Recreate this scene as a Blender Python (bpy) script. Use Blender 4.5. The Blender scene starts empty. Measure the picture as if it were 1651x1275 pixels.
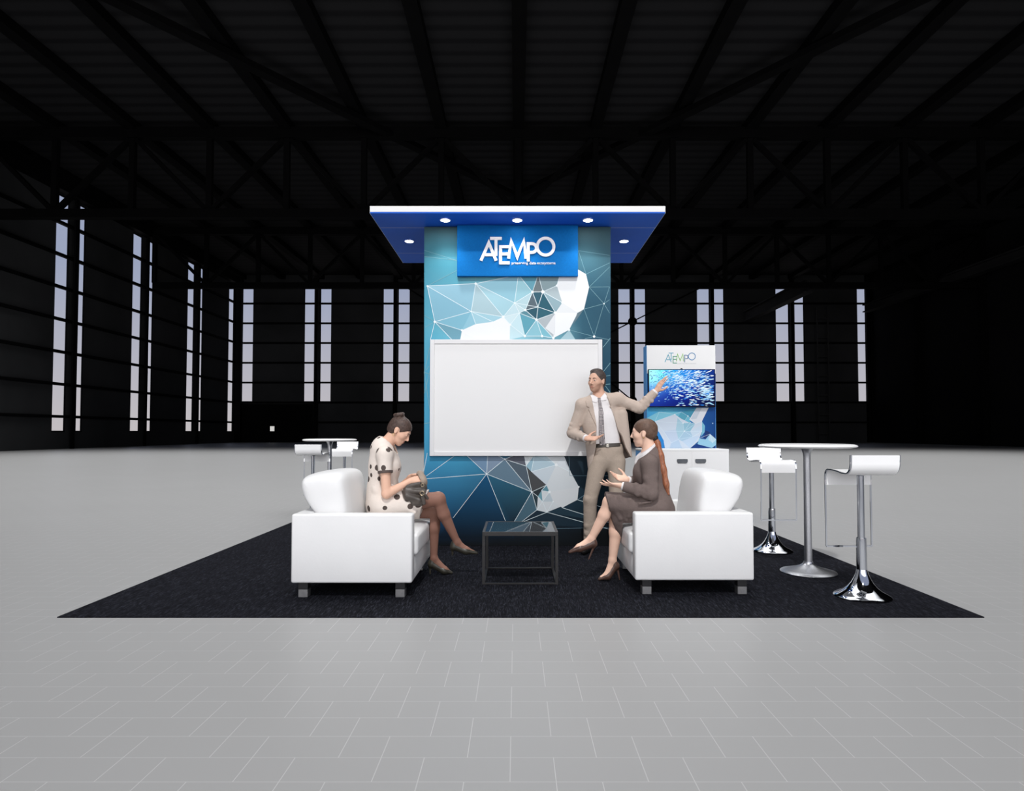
import bpy, bmesh, math, random
import numpy as np
from mathutils import Vector, Matrix
random.seed(7)
SC = bpy.context.scene
COL = SC.collection

# ------------------------------------------------------------------ camera model (measured from the photo's perspective)
F, CX, TH = 1040.0, 832.0, math.radians(1.86)
CY = 696.0 - F * math.tan(TH)
CAMZ = 1.22
ST, CT = math.sin(TH), math.cos(TH)
def at(px, py, Y):
    """world point at distance Y in front of the camera for a measured photo position"""
    u, v = (px - CX) / F, (CY - py) / F
    dy, dz = CT - v * ST, ST + v * CT
    k = Y / dy
    return Vector((u * k, Y, CAMZ + dz * k))
def gnd(px, py, z=0.0):
    u, v = (px - CX) / F, (CY - py) / F
    dy, dz = CT - v * ST, ST + v * CT
    k = (z - CAMZ) / dz
    return Vector((u * k, dy * k, z))

cd = bpy.data.cameras.new('camera')
cam = bpy.data.objects.new('camera', cd); COL.objects.link(cam)
cam.location = (0, 0, CAMZ)
cam.rotation_euler = (math.pi / 2 + TH, 0, 0)
cd.sensor_fit = 'HORIZONTAL'; cd.sensor_width = 36.0
cd.lens = 36.0 * F / 1651.0
cd.shift_x = (825.5 - CX) / 1651.0
cd.shift_y = (CY - 637.5) / 1651.0
cd.clip_start = 0.05; cd.clip_end = 500
SC.camera = cam

# ------------------------------------------------------------------ materials
def lin(c):
    return tuple(((x / 255) / 12.92 if x / 255 <= 0.04045 else ((x / 255 + 0.055) / 1.055) ** 2.4) for x in c)
MATS = {}
def mat(name, rgb=None, rough=0.5, metal=0.0, spec=0.5, emis=None, estr=1.0, noise=None, bump=None, coat=0.0):
    """principled material; noise=(scale, amount) varies the colour, bump=(scale, strength) roughens the surface"""
    if name in MATS: return MATS[name]
    m = bpy.data.materials.new(name); m.use_nodes = True
    nt = m.node_tree; b = nt.nodes['Principled BSDF']
    b.inputs['Base Color'].default_value = (*rgb, 1); b.inputs['Roughness'].default_value = rough
    b.inputs['Metallic'].default_value = metal; b.inputs['Specular IOR Level'].default_value = spec
    b.inputs['Coat Weight'].default_value = coat
    if emis:
        b.inputs['Emission Color'].default_value = (*emis, 1); b.inputs['Emission Strength'].default_value = estr
    tc = nt.nodes.new('ShaderNodeTexCoord')
    if noise:
        n = nt.nodes.new('ShaderNodeTexNoise'); n.inputs['Scale'].default_value = noise[0]; n.inputs['Detail'].default_value = 4
        nt.links.new(tc.outputs['Object'], n.inputs['Vector'])
        r = nt.nodes.new('ShaderNodeValToRGB')
        r.color_ramp.elements[0].position = 0.3; r.color_ramp.elements[1].position = 0.7
        r.color_ramp.elements[0].color = (*[c * (1 - noise[1]) for c in rgb], 1)
        r.color_ramp.elements[1].color = (*[min(1, c * (1 + noise[1])) for c in rgb], 1)
        nt.links.new(n.outputs['Fac'], r.inputs['Fac']); nt.links.new(r.outputs['Color'], b.inputs['Base Color'])
    if bump:
        n2 = nt.nodes.new('ShaderNodeTexNoise'); n2.inputs['Scale'].default_value = bump[0]; n2.inputs['Detail'].default_value = 3
        nt.links.new(tc.outputs['Object'], n2.inputs['Vector'])
        bp = nt.nodes.new('ShaderNodeBump'); bp.inputs['Strength'].default_value = bump[1]; bp.inputs['Distance'].default_value = 0.01
        nt.links.new(n2.outputs['Fac'], bp.inputs['Height']); nt.links.new(bp.outputs['Normal'], b.inputs['Normal'])
    MATS[name] = m
    return m
def attr_mat(name, attr, rough=0.5, emit=False, spec=0.3, estr=1.0):
    """printed or displayed colour read from the mesh's own face colours"""
    m = bpy.data.materials.new(name); m.use_nodes = True
    nt = m.node_tree; b = nt.nodes['Principled BSDF']
    a = nt.nodes.new('ShaderNodeAttribute'); a.attribute_name = attr
    b.inputs['Roughness'].default_value = rough; b.inputs['Specular IOR Level'].default_value = spec
    if emit:
        b.inputs['Base Color'].default_value = (0.005, 0.005, 0.006, 1)
        nt.links.new(a.outputs['Color'], b.inputs['Emission Color']); b.inputs['Emission Strength'].default_value = estr
    else:
        nt.links.new(a.outputs['Color'], b.inputs['Base Color'])
    return m

white_leather = mat('white leather', (.79, .79, .79), .42, spec=.35, noise=(3, .02), bump=(60, .05))
white_gloss = mat('white lacquer', (.94, .94, .94), .28, spec=.4, noise=(2, .01))
white_matte = mat('white laminate', (.93, .93, .93), .55, spec=.25, noise=(2, .01))
chrome = mat('chrome', (.58, .60, .64), .06, 1.0, noise=(5, .02))
brushed = mat('brushed steel', (.52, .53, .56), .33, 1.0, noise=(240, .18), bump=(260, .15))
leg_steel = mat('satin steel', (.33, .33, .34), .38, .9, noise=(30, .08))
leg_dark = mat('dark bracket steel', (.012, .012, .014), .45, .3, noise=(30, .1))
black_metal = mat('black powder coated metal', (.022, .021, .022), .42, .2, noise=(40, .15))
blue_side = mat('blue laminate', lin((100, 178, 255)), .5, noise=(3, .05))
navy_soffit = mat('navy soffit laminate', lin((34, 98, 208)), .6, spec=.12, noise=(1.5, .06))

# ------------------------------------------------------------------ object helpers
def link(name, me, m=None, parent=None, smooth=False):
    o = bpy.data.objects.new(name, me); COL.objects.link(o)
    if m is not None:
        for mm in (m if isinstance(m, (list, tuple)) else [m]): me.materials.append(mm)
    if smooth:
        me.polygons.foreach_set('use_smooth', [True] * len(me.polygons)); me.update()
    if parent is not None:
        o.parent = parent
        o.matrix_parent_inverse = Matrix.Translation(-Vector(parent.location)) if parent.type == 'EMPTY' and parent.parent is None and parent.rotation_euler[2] == 0 else Matrix()
    return o
def bmobj(name, bm, m=None, parent=None, smooth=False, angle=None):
    bmesh.ops.recalc_face_normals(bm, faces=bm.faces[:])
    me = bpy.data.meshes.new(name); bm.to_mesh(me); bm.free()
    o = link(name, me, m, parent, smooth)
    if angle is not None:
        me.polygons.foreach_set('use_smooth', [True] * len(me.polygons))
        me.set_sharp_from_angle(angle=math.radians(angle))
    return o
def tag(o, label=None, cat=None, group=None, kind=None):
    if label: o['label'] = label
    if cat: o['category'] = cat
    if group: o['group'] = group
    if kind: o['kind'] = kind
    return o
def thing(name, label, cat, loc=(0, 0, 0), group=None):
    o = bpy.data.objects.new(name, None); COL.objects.link(o)
    o.location = loc; o.empty_display_size = .1
    return tag(o, label, cat, group)
def box(bm, lo, hi, bev=0.0, seg=2, mi=0):
    r = bmesh.ops.create_cube(bm, size=1.0)
    vs = r['verts']
    lo, hi = Vector(lo), Vector(hi)
    for v in vs:
        v.co = Vector(((lo[i] + hi[i]) / 2 + v.co[i] * (hi[i] - lo[i])) for i in range(3))
    fs = {f for v in vs for f in v.link_faces}
    for f in fs: f.material_index = mi
    if bev > 0:
        es = list({e for f in fs for e in f.edges})
        rr = bmesh.ops.bevel(bm, geom=es, offset=bev, offset_type='OFFSET', segments=seg, profile=.5, affect='EDGES')
        for f in rr['faces']: f.material_index = mi
    return vs
def bar(bm, a, b, w, d=None, up=(0, 0, 1), mi=0):
    """rectangular bar from a to b, w wide and d deep"""
    a, b = Vector(a), Vector(b); d = d or w
    z = (b - a).normalized(); up = Vector(up)
    if abs(z.dot(up)) > .98: up = Vector((0, 1, 0))
    x = up.cross(z).normalized(); y = z.cross(x)
    q = [(-1, -1), (1, -1), (1, 1), (-1, 1)]
    v0 = [bm.verts.new(a + x * i * w / 2 + y * j * d / 2) for i, j in q]
    v1 = [bm.verts.new(b + x * i * w / 2 + y * j * d / 2) for i, j in q]
    fs = [bm.faces.new(v0[::-1]), bm.faces.new(v1)]
    for i in range(4): fs.append(bm.faces.new((v0[i], v0[(i + 1) % 4], v1[(i + 1) % 4], v1[i])))
    for f in fs: f.material_index = mi
def tube(bm, pts, r, n=12, cap=True, mi=0):
    pts = [Vector(p) for p in pts]; rings = []
    rr = r if isinstance(r, (list, tuple)) else [r] * len(pts)
    ref = None
    for i, p in enumerate(pts):
        t = ((pts[min(i + 1, len(pts) - 1)] - pts[max(i - 1, 0)])).normalized()
        if ref is None:
            ref = t.orthogonal().normalized()
        ref = (ref - t * ref.dot(t)).normalized()
        b = t.cross(ref)
        rings.append([bm.verts.new(p + (ref * math.cos(2 * math.pi * k / n) + b * math.sin(2 * math.pi * k / n)) * rr[i]) for k in range(n)])
    for i in range(len(rings) - 1):
        for k in range(n):
            f = bm.faces.new((rings[i][k], rings[i][(k + 1) % n], rings[i + 1][(k + 1) % n], rings[i + 1][k])); f.material_index = mi
    if cap:
        bm.faces.new(rings[0][::-1]).material_index = mi; bm.faces.new(rings[-1]).material_index = mi
def lathe(bm, prof, c=(0, 0, 0), n=40, mi=0):
    """profile [(radius, height)] turned about the vertical through c"""
    c = Vector(c); rings = []
    for r, h in prof:
        if r < 1e-5: rings.append([bm.verts.new(c + Vector((0, 0, h)))])
        else: rings.append([bm.verts.new(c + Vector((r * math.cos(2 * math.pi * k / n), r * math.sin(2 * math.pi * k / n), h))) for k in range(n)])
    for a, b in zip(rings, rings[1:]):
        for k in range(n):
            k2 = (k + 1) % n
            if len(a) == 1 and len(b) == 1: continue
            if len(a) == 1: f = bm.faces.new((a[0], b[k2], b[k]))
            elif len(b) == 1: f = bm.faces.new((a[k], a[k2], b[0]))
            else: f = bm.faces.new((a[k], a[k2], b[k2], b[k]))
            f.material_index = mi
def prism(bm, pts, n, t, mi=0):
    """closed polygon pts pushed by t along n"""
    n = Vector(n)
    a = [bm.verts.new(Vector(p)) for p in pts]; b = [bm.verts.new(Vector(p) + n * t) for p in pts]
    fs = [bm.faces.new(a[::-1]), bm.faces.new(b)]
    for i in range(len(a)): fs.append(bm.faces.new((a[i], a[(i + 1) % len(a)], b[(i + 1) % len(a)], b[i])))
    for f in fs: f.material_index = mi
    return fs
def copy_tree(root, loc, rotz, label=None, group=None):
    r = root.copy(); COL.objects.link(r); r.location = loc; r.rotation_euler = (0, 0, rotz)
    if label: r['label'] = label
    if group: r['group'] = group
    for ch in list(root.children):
        c = ch.copy(); COL.objects.link(c); c.parent = r; c.matrix_parent_inverse = ch.matrix_parent_inverse.copy()
        for g in list(ch.children):
            d = g.copy(); COL.objects.link(d); d.parent = c; d.matrix_parent_inverse = g.matrix_parent_inverse.copy()
    return r

# ------------------------------------------------------------------ world: hazy daylight outside the hangar windows
w = bpy.data.worlds.new('sky'); SC.world = w; w.use_nodes = True
nt = w.node_tree; bg = nt.nodes['Background']
tc = nt.nodes.new('ShaderNodeTexCoord'); sx = nt.nodes.new('ShaderNodeSeparateXYZ')
nt.links.new(tc.outputs['Generated'], sx.inputs[0])
rp = nt.nodes.new('ShaderNodeValToRGB')
rp.color_ramp.elements[0].position = 0.0; rp.color_ramp.elements[0].color = (.62, .57, .57, 1)
rp.color_ramp.elements[1].position = 0.22; rp.color_ramp.elements[1].color = (.37, .41, .55, 1)
nt.links.new(sx.outputs['Z'], rp.inputs['Fac']); nt.links.new(rp.outputs['Color'], bg.inputs['Color'])
bg.inputs['Strength'].default_value = 1.0

# ------------------------------------------------------------------ hangar shell
XL, XR, YB, YF, ZC = -32.34, 41.0, 74.3, -9.0, 19.4
# floor: grey stair-step tiles with pale joints
FLOOR_ROW = (gnd(832, 1018.5).y - gnd(832, 1258.5).y) / 10
def floor_material():
    m = bpy.data.materials.new('grey floor tiles'); m.use_nodes = True
    nt = m.node_tree; N = nt.nodes; L = nt.links; b = N['Principled BSDF']
    geo = N.new('ShaderNodeNewGeometry'); s = N.new('ShaderNodeSeparateXYZ'); L.new(geo.outputs['Position'], s.inputs[0])
    def M(op, a, bb=None, c=None):
        n = N.new('ShaderNodeMath'); n.operation = op
        for i, x in enumerate((a, bb, c)):
            if x is None: continue
            if isinstance(x, (int, float)): n.inputs[i].default_value = x
            else: L.new(x, n.inputs[i])
        return n.outputs[0]
    TH_, TL = FLOOR_ROW, .484
    YREF, XREF = gnd(832, 1157).y, gnd(519.4, 1157).x
    v = M('ADD', M('DIVIDE', M('SUBTRACT', s.outputs['Y'], YREF), TH_), 300.0)
    row = M('FLOOR', v); fv = M('FRACT', v)
    u = M('ADD', M('DIVIDE', M('SUBTRACT', s.outputs['X'], XREF), TL), 200.0)
    u2 = M('SUBTRACT', u, M('MULTIPLY', row, -1 / 3.0))
    fu = M('FRACT', u2); fu2 = M('FRACT', M('ADD', u2, 1 / 3.0))
    def line(fr, size, wd):
        d = M('MULTIPLY', M('MINIMUM', fr, M('SUBTRACT', 1.0, fr)), size)
        return M('LESS_THAN', d, wd / 2)
    jl = M('MAXIMUM', line(fv, TH_, .0030), M('MAXIMUM', line(fu, TL, .0036), line(fu2, TL, .0036)))
    nz = N.new('ShaderNodeTexNoise'); nz.inputs['Scale'].default_value = .55; nz.inputs['Detail'].default_value = 3
    L.new(geo.outputs['Position'], nz.inputs['Vector'])
    r = N.new('ShaderNodeValToRGB'); r.color_ramp.elements[0].color = (.338, .338, .338, 1); r.color_ramp.elements[1].color = (.366, .366, .366, 1)
    L.new(nz.outputs['Fac'], r.inputs['Fac'])
    mx = N.new('ShaderNodeMix'); mx.data_type = 'RGBA'
    L.new(jl, mx.inputs['Factor']); L.new(r.outputs['Color'], mx.inputs['A']); mx.inputs['B'].default_value = (.48, .48, .48, 1)
    L.new(mx.outputs['Result'], b.inputs['Base Color'])
    b.inputs['Roughness'].default_value = .42; b.inputs['Specular IOR Level'].default_value = .22
    return m
bm = bmesh.new(); box(bm, (XL - .5, YF, -.3), (XR + .5, YB + .5, 0))
tag(bmobj('floor', bm, floor_material()), kind='structure')

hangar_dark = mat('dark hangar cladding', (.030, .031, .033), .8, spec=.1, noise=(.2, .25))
hangar_right = mat('hangar cladding tinted for shade', (.007, .007, .008), .85, spec=.05, noise=(.2, .25))  # darker copy of the cladding: the right side's gloom is in its colour
steel_black = mat('black painted steel', (.0022, .0022, .0025), .75, spec=.05, noise=(1, .2))
mullion = mat('black window bars', (.004, .004, .005), .7, spec=.05, noise=(1, .2))
def glass_pane_material():
    m = bpy.data.materials.new('clear glazing'); m.use_nodes = True
    nt = m.node_tree; nt.nodes.remove(nt.nodes['Principled BSDF'])
    t = nt.nodes.new('ShaderNodeBsdfTransparent'); t.inputs[0].default_value = (.94, .95, .96, 1)
    n = nt.nodes.new('ShaderNodeTexNoise'); n.inputs['Scale'].default_value = 1.5
    r = nt.nodes.new('ShaderNodeValToRGB'); r.color_ramp.elements[0].color = (.92, .93, .945, 1); r.color_ramp.elements[1].color = (.95, .96, .97, 1)
    nt.links.new(n.outputs['Fac'], r.inputs[0]); nt.links.new(r.outputs[0], t.inputs[0]); nt.links.new(t.outputs[0], nt.nodes['Material Output'].inputs[0])
    return m
glazing = glass_pane_material()

ZW0L, ZW1 = 1.20, 18.1          # sill and head of the left wall's glazing
ZW0B = 4.65                     # sill of the back wall's glazing
GIRT = 2.29
# strips of glazing: along the left wall (Y range), along the back wall (X range)
PITCH = 9.12
left_strips, back_strips = [], []
for k in range(4):
    y0 = 44.9 + k * PITCH
    left_strips.append((y0, y0 + 1.36))
    if k < 3: left_strips.append((y0 + 2.45, y0 + 3.15))
def bx(px): return (px - CX) * YB / F
for a, b in ((385, 406.5), (489, 506), (515, 533), (616.5, 634.5), (641, 660), (743.5, 761.5), (768, 787), (870.5, 888.5), (895, 914),
             (997.5, 1017), (1022.5, 1042), (1125, 1145.5), (1151, 1169), (1252.5, 1274), (1279.5, 1298.5), (1384.5, 1400)):
    back_strips.append((bx(a), bx(b)))
# wall_left
bm = bmesh.new(); x0, x1 = XL - .12, XL
y = YF
for a, b in left_strips:
    box(bm, (x0, y, 0), (x1, a, ZC)); box(bm, (x0, a, 0), (x1, b, ZW0L)); box(bm, (x0, a, ZW1), (x1, b, ZC)); y = b
box(bm, (x0, y, 0), (x1, YB + .35, ZC))
wl = tag(bmobj('wall_left', bm, hangar_dark), kind='structure')
def girt_z(): 
    z = 2.3
    while z < ZC - .5:
        yield z
        z += GIRT
for z in girt_z():
    bm = bmesh.new(); box(bm, (XL + .004, YF, z - .1), (XL + .22, YB - .01, z + .1)); bmobj('wall_girt', bm, steel_black, wl)
for k in range(-5, 4):
    yc = 44.9 + k * PITCH + 1.9
    bm = bmesh.new(); box(bm, (XL + .225, yc - .35, 0), (XL + .34, yc + .0, ZC - .02)); bmobj('wall_column', bm, steel_black, wl)
bm = bmesh.new(); box(bm, (XL + .23, YB - .8, 0), (XL + .9, YB - .35, ZC - .02)); bmobj('wall_column', bm, steel_black, wl)
# wall_back
bm = bmesh.new(); y0, y1 = YB, YB + .12
x = XL
for a, b in back_strips:
    box(bm, (x, y0, 0), (a, y1, ZC)); box(bm, (a, y0, 0), (b, y1, ZW0B)); box(bm, (a, y0, ZW1), (b, y1, ZC)); x = b
box(bm, (x, y0, 0), (XR + .35, y1, ZC))
wb = tag(bmobj('wall_back', bm, hangar_dark), kind='structure')
for z in girt_z():
    bm = bmesh.new(); box(bm, (XL + .01, YB - .22, z - .1), (XR - .01, YB - .004, z + .1)); bmobj('wall_girt', bm, steel_black, wb)
for px in (510.5, 637.5, 764.5, 891.5, 1020, 1148, 1277, 1405):
    bm = bmesh.new(); xc = bx(px); box(bm, (xc - .2, YB - .6, 0), (xc + .2, YB - .225, ZC - .02)); bmobj('wall_column', bm, steel_black, wb)
# bracing rods on the back wall with round gusset plates
def rods(pts, nodes, wd=.13):
    for (a, b) in pts:
        bm = bmesh.new(); bar(bm, at(*a, YB - .75), at(*b, YB - .75), wd); bmobj('brace_rod', bm, steel_black, wb)
    for nd in nodes:
        bm = bmesh.new(); c = at(*nd, YB - .8)
        prism(bm, [c + Vector((.52 * math.cos(t * math.pi / 8), 0, .52 * math.sin(t * math.pi / 8))) for t in range(16)], (0, 1, 0), .12); bmobj('gusset_plate', bm, steel_black, wb)
rods([((1020, 518), (1148, 455)), ((1020, 518), (900, 578)), ((1020, 646), (985, 617)), ((637, 452), (764, 530))], [(1020, 518), (1020, 646)])
# wall_right, kept clear of windows
bm = bmesh.new(); box(bm, (XR, YF, 0), (XR + .35, YB, ZC))
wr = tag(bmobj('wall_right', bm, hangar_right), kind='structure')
for k in range(-5, 4):
    yc = 44.9 + k * PITCH + 1.9
    bm = bmesh.new(); box(bm, (XR - .6, yc - .2, 0), (XR - .01, yc + .2, ZC - .02)); bmobj('wall_column', bm, steel_black, wr)
# small lit window in the far left door
dl = at(440.5, 691, YB - .05)
bm = bmesh.new(); box(bm, (bx(383), YB - .34, 0.0), (bx(505), YB - .26, 4.4))
dn = tag(bmobj('door_1', bm, steel_black), kind='structure')
bm = bmesh.new(); box(bm, (dl.x - .24, YB - .38, dl.z - .28), (dl.x + .24, YB - .342, dl.z + .28))
bmobj('vision_panel', bm, mat('daylit door pane', (.2, .2, .2), .4, emis=(.72, .70, .68), estr=.85, noise=(2, .05)), dn)

# window units: bars plus glazing, one unit per strip
wn = 0
def window_unit(axis, lo, hi, z0, z1):
    global wn
    wn += 1
    def P(t, d, z): return (XL - .06 + d, t, z) if axis == 'y' else (t, YB + .06 - d, z)
    def bxx(bm, t0, t1, d0, d1, za, zb):
        p, q = P(t0, d0, za), P(t1, d1, zb)
        box(bm, [min(p[i], q[i]) for i in range(3)], [max(p[i], q[i]) for i in range(3)])
    fw = .05
    bm = bmesh.new()
    bxx(bm, lo, lo + fw, -.05, .05, z0, z1); bxx(bm, hi - fw, hi, -.05, .05, z0, z1)
    bxx(bm, lo + fw, hi - fw, -.05, .05, z0, z0 + .1); bxx(bm, lo + fw, hi - fw, -.05, .05, z1 - .1, z1)
    for z in girt_z():
        if z0 + .3 < z < z1 - .3: bxx(bm, lo + fw, hi - fw, -.05, .05, z - .07, z + .07)
    o = tag(bmobj('window_%d' % wn, bm, mullion), kind='structure')
    bm = bmesh.new(); bxx(bm, lo + fw, hi - fw, -.012, .012, z0 + .1, z1 - .1); bmobj('window_pane', bm, glazing, o)
for a, b in left_strips: window_unit('y', a, b, ZW0L, ZW1)
for a, b in back_strips: window_unit('x', a, b, ZW0B, ZW1)

# ceiling: corrugated deck with purlins
def deck_material():
    m = bpy.data.materials.new('corrugated roof deck'); m.use_nodes = True
    nt = m.node_tree; b = nt.nodes['Principled BSDF']; N = nt.nodes; L = nt.links
    geo = N.new('ShaderNodeNewGeometry')
    wv = N.new('ShaderNodeTexWave'); wv.bands_direction = 'Y'; wv.inputs['Scale'].default_value = .32
    L.new(geo.outputs['Position'], wv.inputs['Vector'])
    r = N.new('ShaderNodeValToRGB'); r.color_ramp.elements[0].color = (.008, .008, .009, 1); r.color_ramp.elements[1].color = (.0140, .0140, .0152, 1)
    r.color_ramp.elements[0].position = .1; r.color_ramp.elements[1].position = .6
    L.new(wv.outputs['Fac'], r.inputs['Fac']); L.new(r.outputs['Color'], b.inputs['Base Color'])
    b.inputs['Roughness'].default_value = .8; b.inputs['Specular IOR Level'].default_value = .1
    return m
bm = bmesh.new(); box(bm, (XL - .35, YF, ZC), (XR + .35, YB + .35, ZC + .3))
ce = tag(bmobj('ceiling', bm, deck_material()), kind='structure')
TXS = [-27.04 + k * 4.53 for k in range(-1, 17)]
TXS = [x for x in TXS if XL < x < XR]
for x in TXS:
    bm = bmesh.new(); box(bm, (x - .32, YF, ZC - .5), (x + .32, YB - .01, ZC - .004)); bmobj('roof_purlin', bm, steel_black, ce)
for sgn in (-1, 1):
    for kk in (0,):
        bm = bmesh.new()
        bar(bm, (0 + sgn * .3, 46.8, ZC - .75), (sgn * 25.5, 13.0, ZC - .75), .55, .3); bmobj('roof_brace', bm, steel_black, ce)
# eave beams along the side walls, crane beams at the right
bm = bmesh.new(); box(bm, (XL + .05, YF, ZW1 + .05), (XL + .65, YB - .4, ZC - .5)); bmobj('eave_beam', bm, steel_black, wl)
def runway(p0, p1, label, w=.5, h=.55):
    bm = bmesh.new()
    box(bm, (p0[0] - w / 2, p0[1], p0[2] - h), (p0[0] + w / 2, p1[1], p0[2] - h + .12)); box(bm, (p0[0] - w / 2, p0[1], p0[2] - .12), (p0[0] + w / 2, p1[1], p0[2]))
    box(bm, (p0[0] - .08, p0[1], p0[2] - h + .12), (p0[0] + .08, p1[1], p0[2] - .12))
    return tag(bmobj('crane_beam', bm, mat('dull grey steel', (.02, .02, .021), .7, spec=.1, noise=(.6, .2))), label, 'beam')
pa = at(1203, 502, 72.5); runway((pa.x, 57.0, pa.z), (pa.x, 72.5, 0), 'shorter dark steel crane beam crossing in front of the far right tall windows', .8, 1.2)
pb = at(1396, 491, 73); runway((pb.x, 20.0, pb.z), (pb.x, 73.0, 0), 'long dark steel crane beam running along the right hangar wall', .8, .9)
# ladder cage beside the right-hand back windows
t = thing('access_ladder', 'dark caged access ladder on the back wall beside the right-hand tall windows', 'ladder', (bx(1322), YB - .9, 0))
for px in (1314, 1331):
    bm = bmesh.new(); box(bm, (bx(px) - .06, YB - .96, 0), (bx(px) + .06, YB - .84, 15.5)); bmobj('rail', bm, mat('ladder steel', (.03, .03, .032), .6, spec=.1, noise=(2, .1)), t)
for k in range(7):
    bm = bmesh.new(); z = 1.0 + k * 2.2; box(bm, (bx(1314) + .06, YB - .95, z - .06), (bx(1331) - .06, YB - .85, z + .06)); bmobj('rung', bm, MATS['ladder steel'], t)

# roof trusses across the hall
def truss(Y, n0, label):
    t = thing('roof_truss', label, 'truss', (0, Y, 13.95))
    zt, zb = 18.75, 13.95
    bm = bmesh.new(); box(bm, (XL + .75, Y - .25, zt - .32), (XR - .65, Y + .25, zt + .32)); bmobj('top_chord', bm, steel_black, t)
    bm = bmesh.new(); box(bm, (XL + .75, Y - .25, zb - .25), (XR - .65, Y + .25, zb + .25)); bmobj('bottom_chord', bm, steel_black, t)
    for i, x in enumerate(TXS):
        bm = bmesh.new(); box(bm, (x - .16, Y - .15, zb + .251), (x + .16, Y + .15, zt - .321)); bmobj('vertical_post', bm, steel_black, t)
        if i + 1 < len(TXS):
            x2 = TXS[i + 1]
            a, b = ((x + .2, zb + .3), (x2 - .2, zt - .38)) if i % 2 == n0 else ((x + .2, zt - .38), (x2 - .2, zb + .3))
            bm = bmesh.new(); bar(bm, (a[0], Y, a[1]), (b[0], Y, b[1]), .3, .24); bmobj('diagonal_brace', bm, steel_black, t)
    return t
truss(37.4, 1, 'nearer dark steel roof truss spanning the hangar above the booth')
truss(55.9, 1, 'farther dark steel roof truss spanning the hangar in front of the back wall')
# ================================================================== the booth
CF = gnd(832, 996).y                      # front edge of the carpet
c0, c1 = gnd(92, 996), gnd(1587, 996)
CW = c1.x - c0.x
def carpet_material():
    m = bpy.data.materials.new('charcoal carpet'); m.use_nodes = True
    nt = m.node_tree; b = nt.nodes['Principled BSDF']; N = nt.nodes; L = nt.links
    geo = N.new('ShaderNodeNewGeometry'); mp = N.new('ShaderNodeMapping'); mp.inputs['Scale'].default_value = (170, 16, 60)
    L.new(geo.outputs['Position'], mp.inputs['Vector'])
    n = N.new('ShaderNodeTexNoise'); n.inputs['Scale'].default_value = 1.0; n.inputs['Detail'].default_value = 3; n.inputs['Roughness'].default_value = .7
    L.new(mp.outputs[0], n.inputs['Vector'])
    r = N.new('ShaderNodeValToRGB'); e = r.color_ramp.elements
    e[0].position = .36; e[0].color = (.0026, .0028, .0042, 1); e[1].position = .72; e[1].color = (.044, .047, .062, 1)
    x = e.new(.54); x.color = (.0085, .0090, .0128, 1)
    L.new(n.outputs['Fac'], r.inputs['Fac']); L.new(r.outputs['Color'], b.inputs['Base Color'])
    bp = N.new('ShaderNodeBump'); bp.inputs['Strength'].default_value = .5; bp.inputs['Distance'].default_value = .004
    L.new(n.outputs['Fac'], bp.inputs['Height']); L.new(bp.outputs['Normal'], b.inputs['Normal'])
    b.inputs['Roughness'].default_value = .95; b.inputs['Specular IOR Level'].default_value = .08
    return m
bm = bmesh.new(); box(bm, (c0.x, CF, .0005), (c1.x, CF + 7.0, .007))
tag(bmobj('booth_carpet', bm, carpet_material()), 'square charcoal carpet laid on the grey tiles under the whole booth', 'carpet')

# ------------------------------------------------------------------ printed tower
TY = gnd(832, 881).y                      # front face of the tower
TYB = TY + 1.0
tl, tr = at(684, 600, TY).x, at(984.5, 600, TY).x
CZ = at(832, 364.5, TY).z                 # underside of the canopy
tower = thing('display_tower', 'tall tower with a teal and white triangle print standing behind the coffee table', 'tower', ((tl + tr) / 2, TY + .5, 0))
bm = bmesh.new(); box(bm, (tl, TY + .012, .008), (tr, TYB, CZ - .006)); bmobj('tower_body', bm, mat('dark teal laminate', (.012, .05, .075), .5, noise=(2, .1)), tower)

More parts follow.
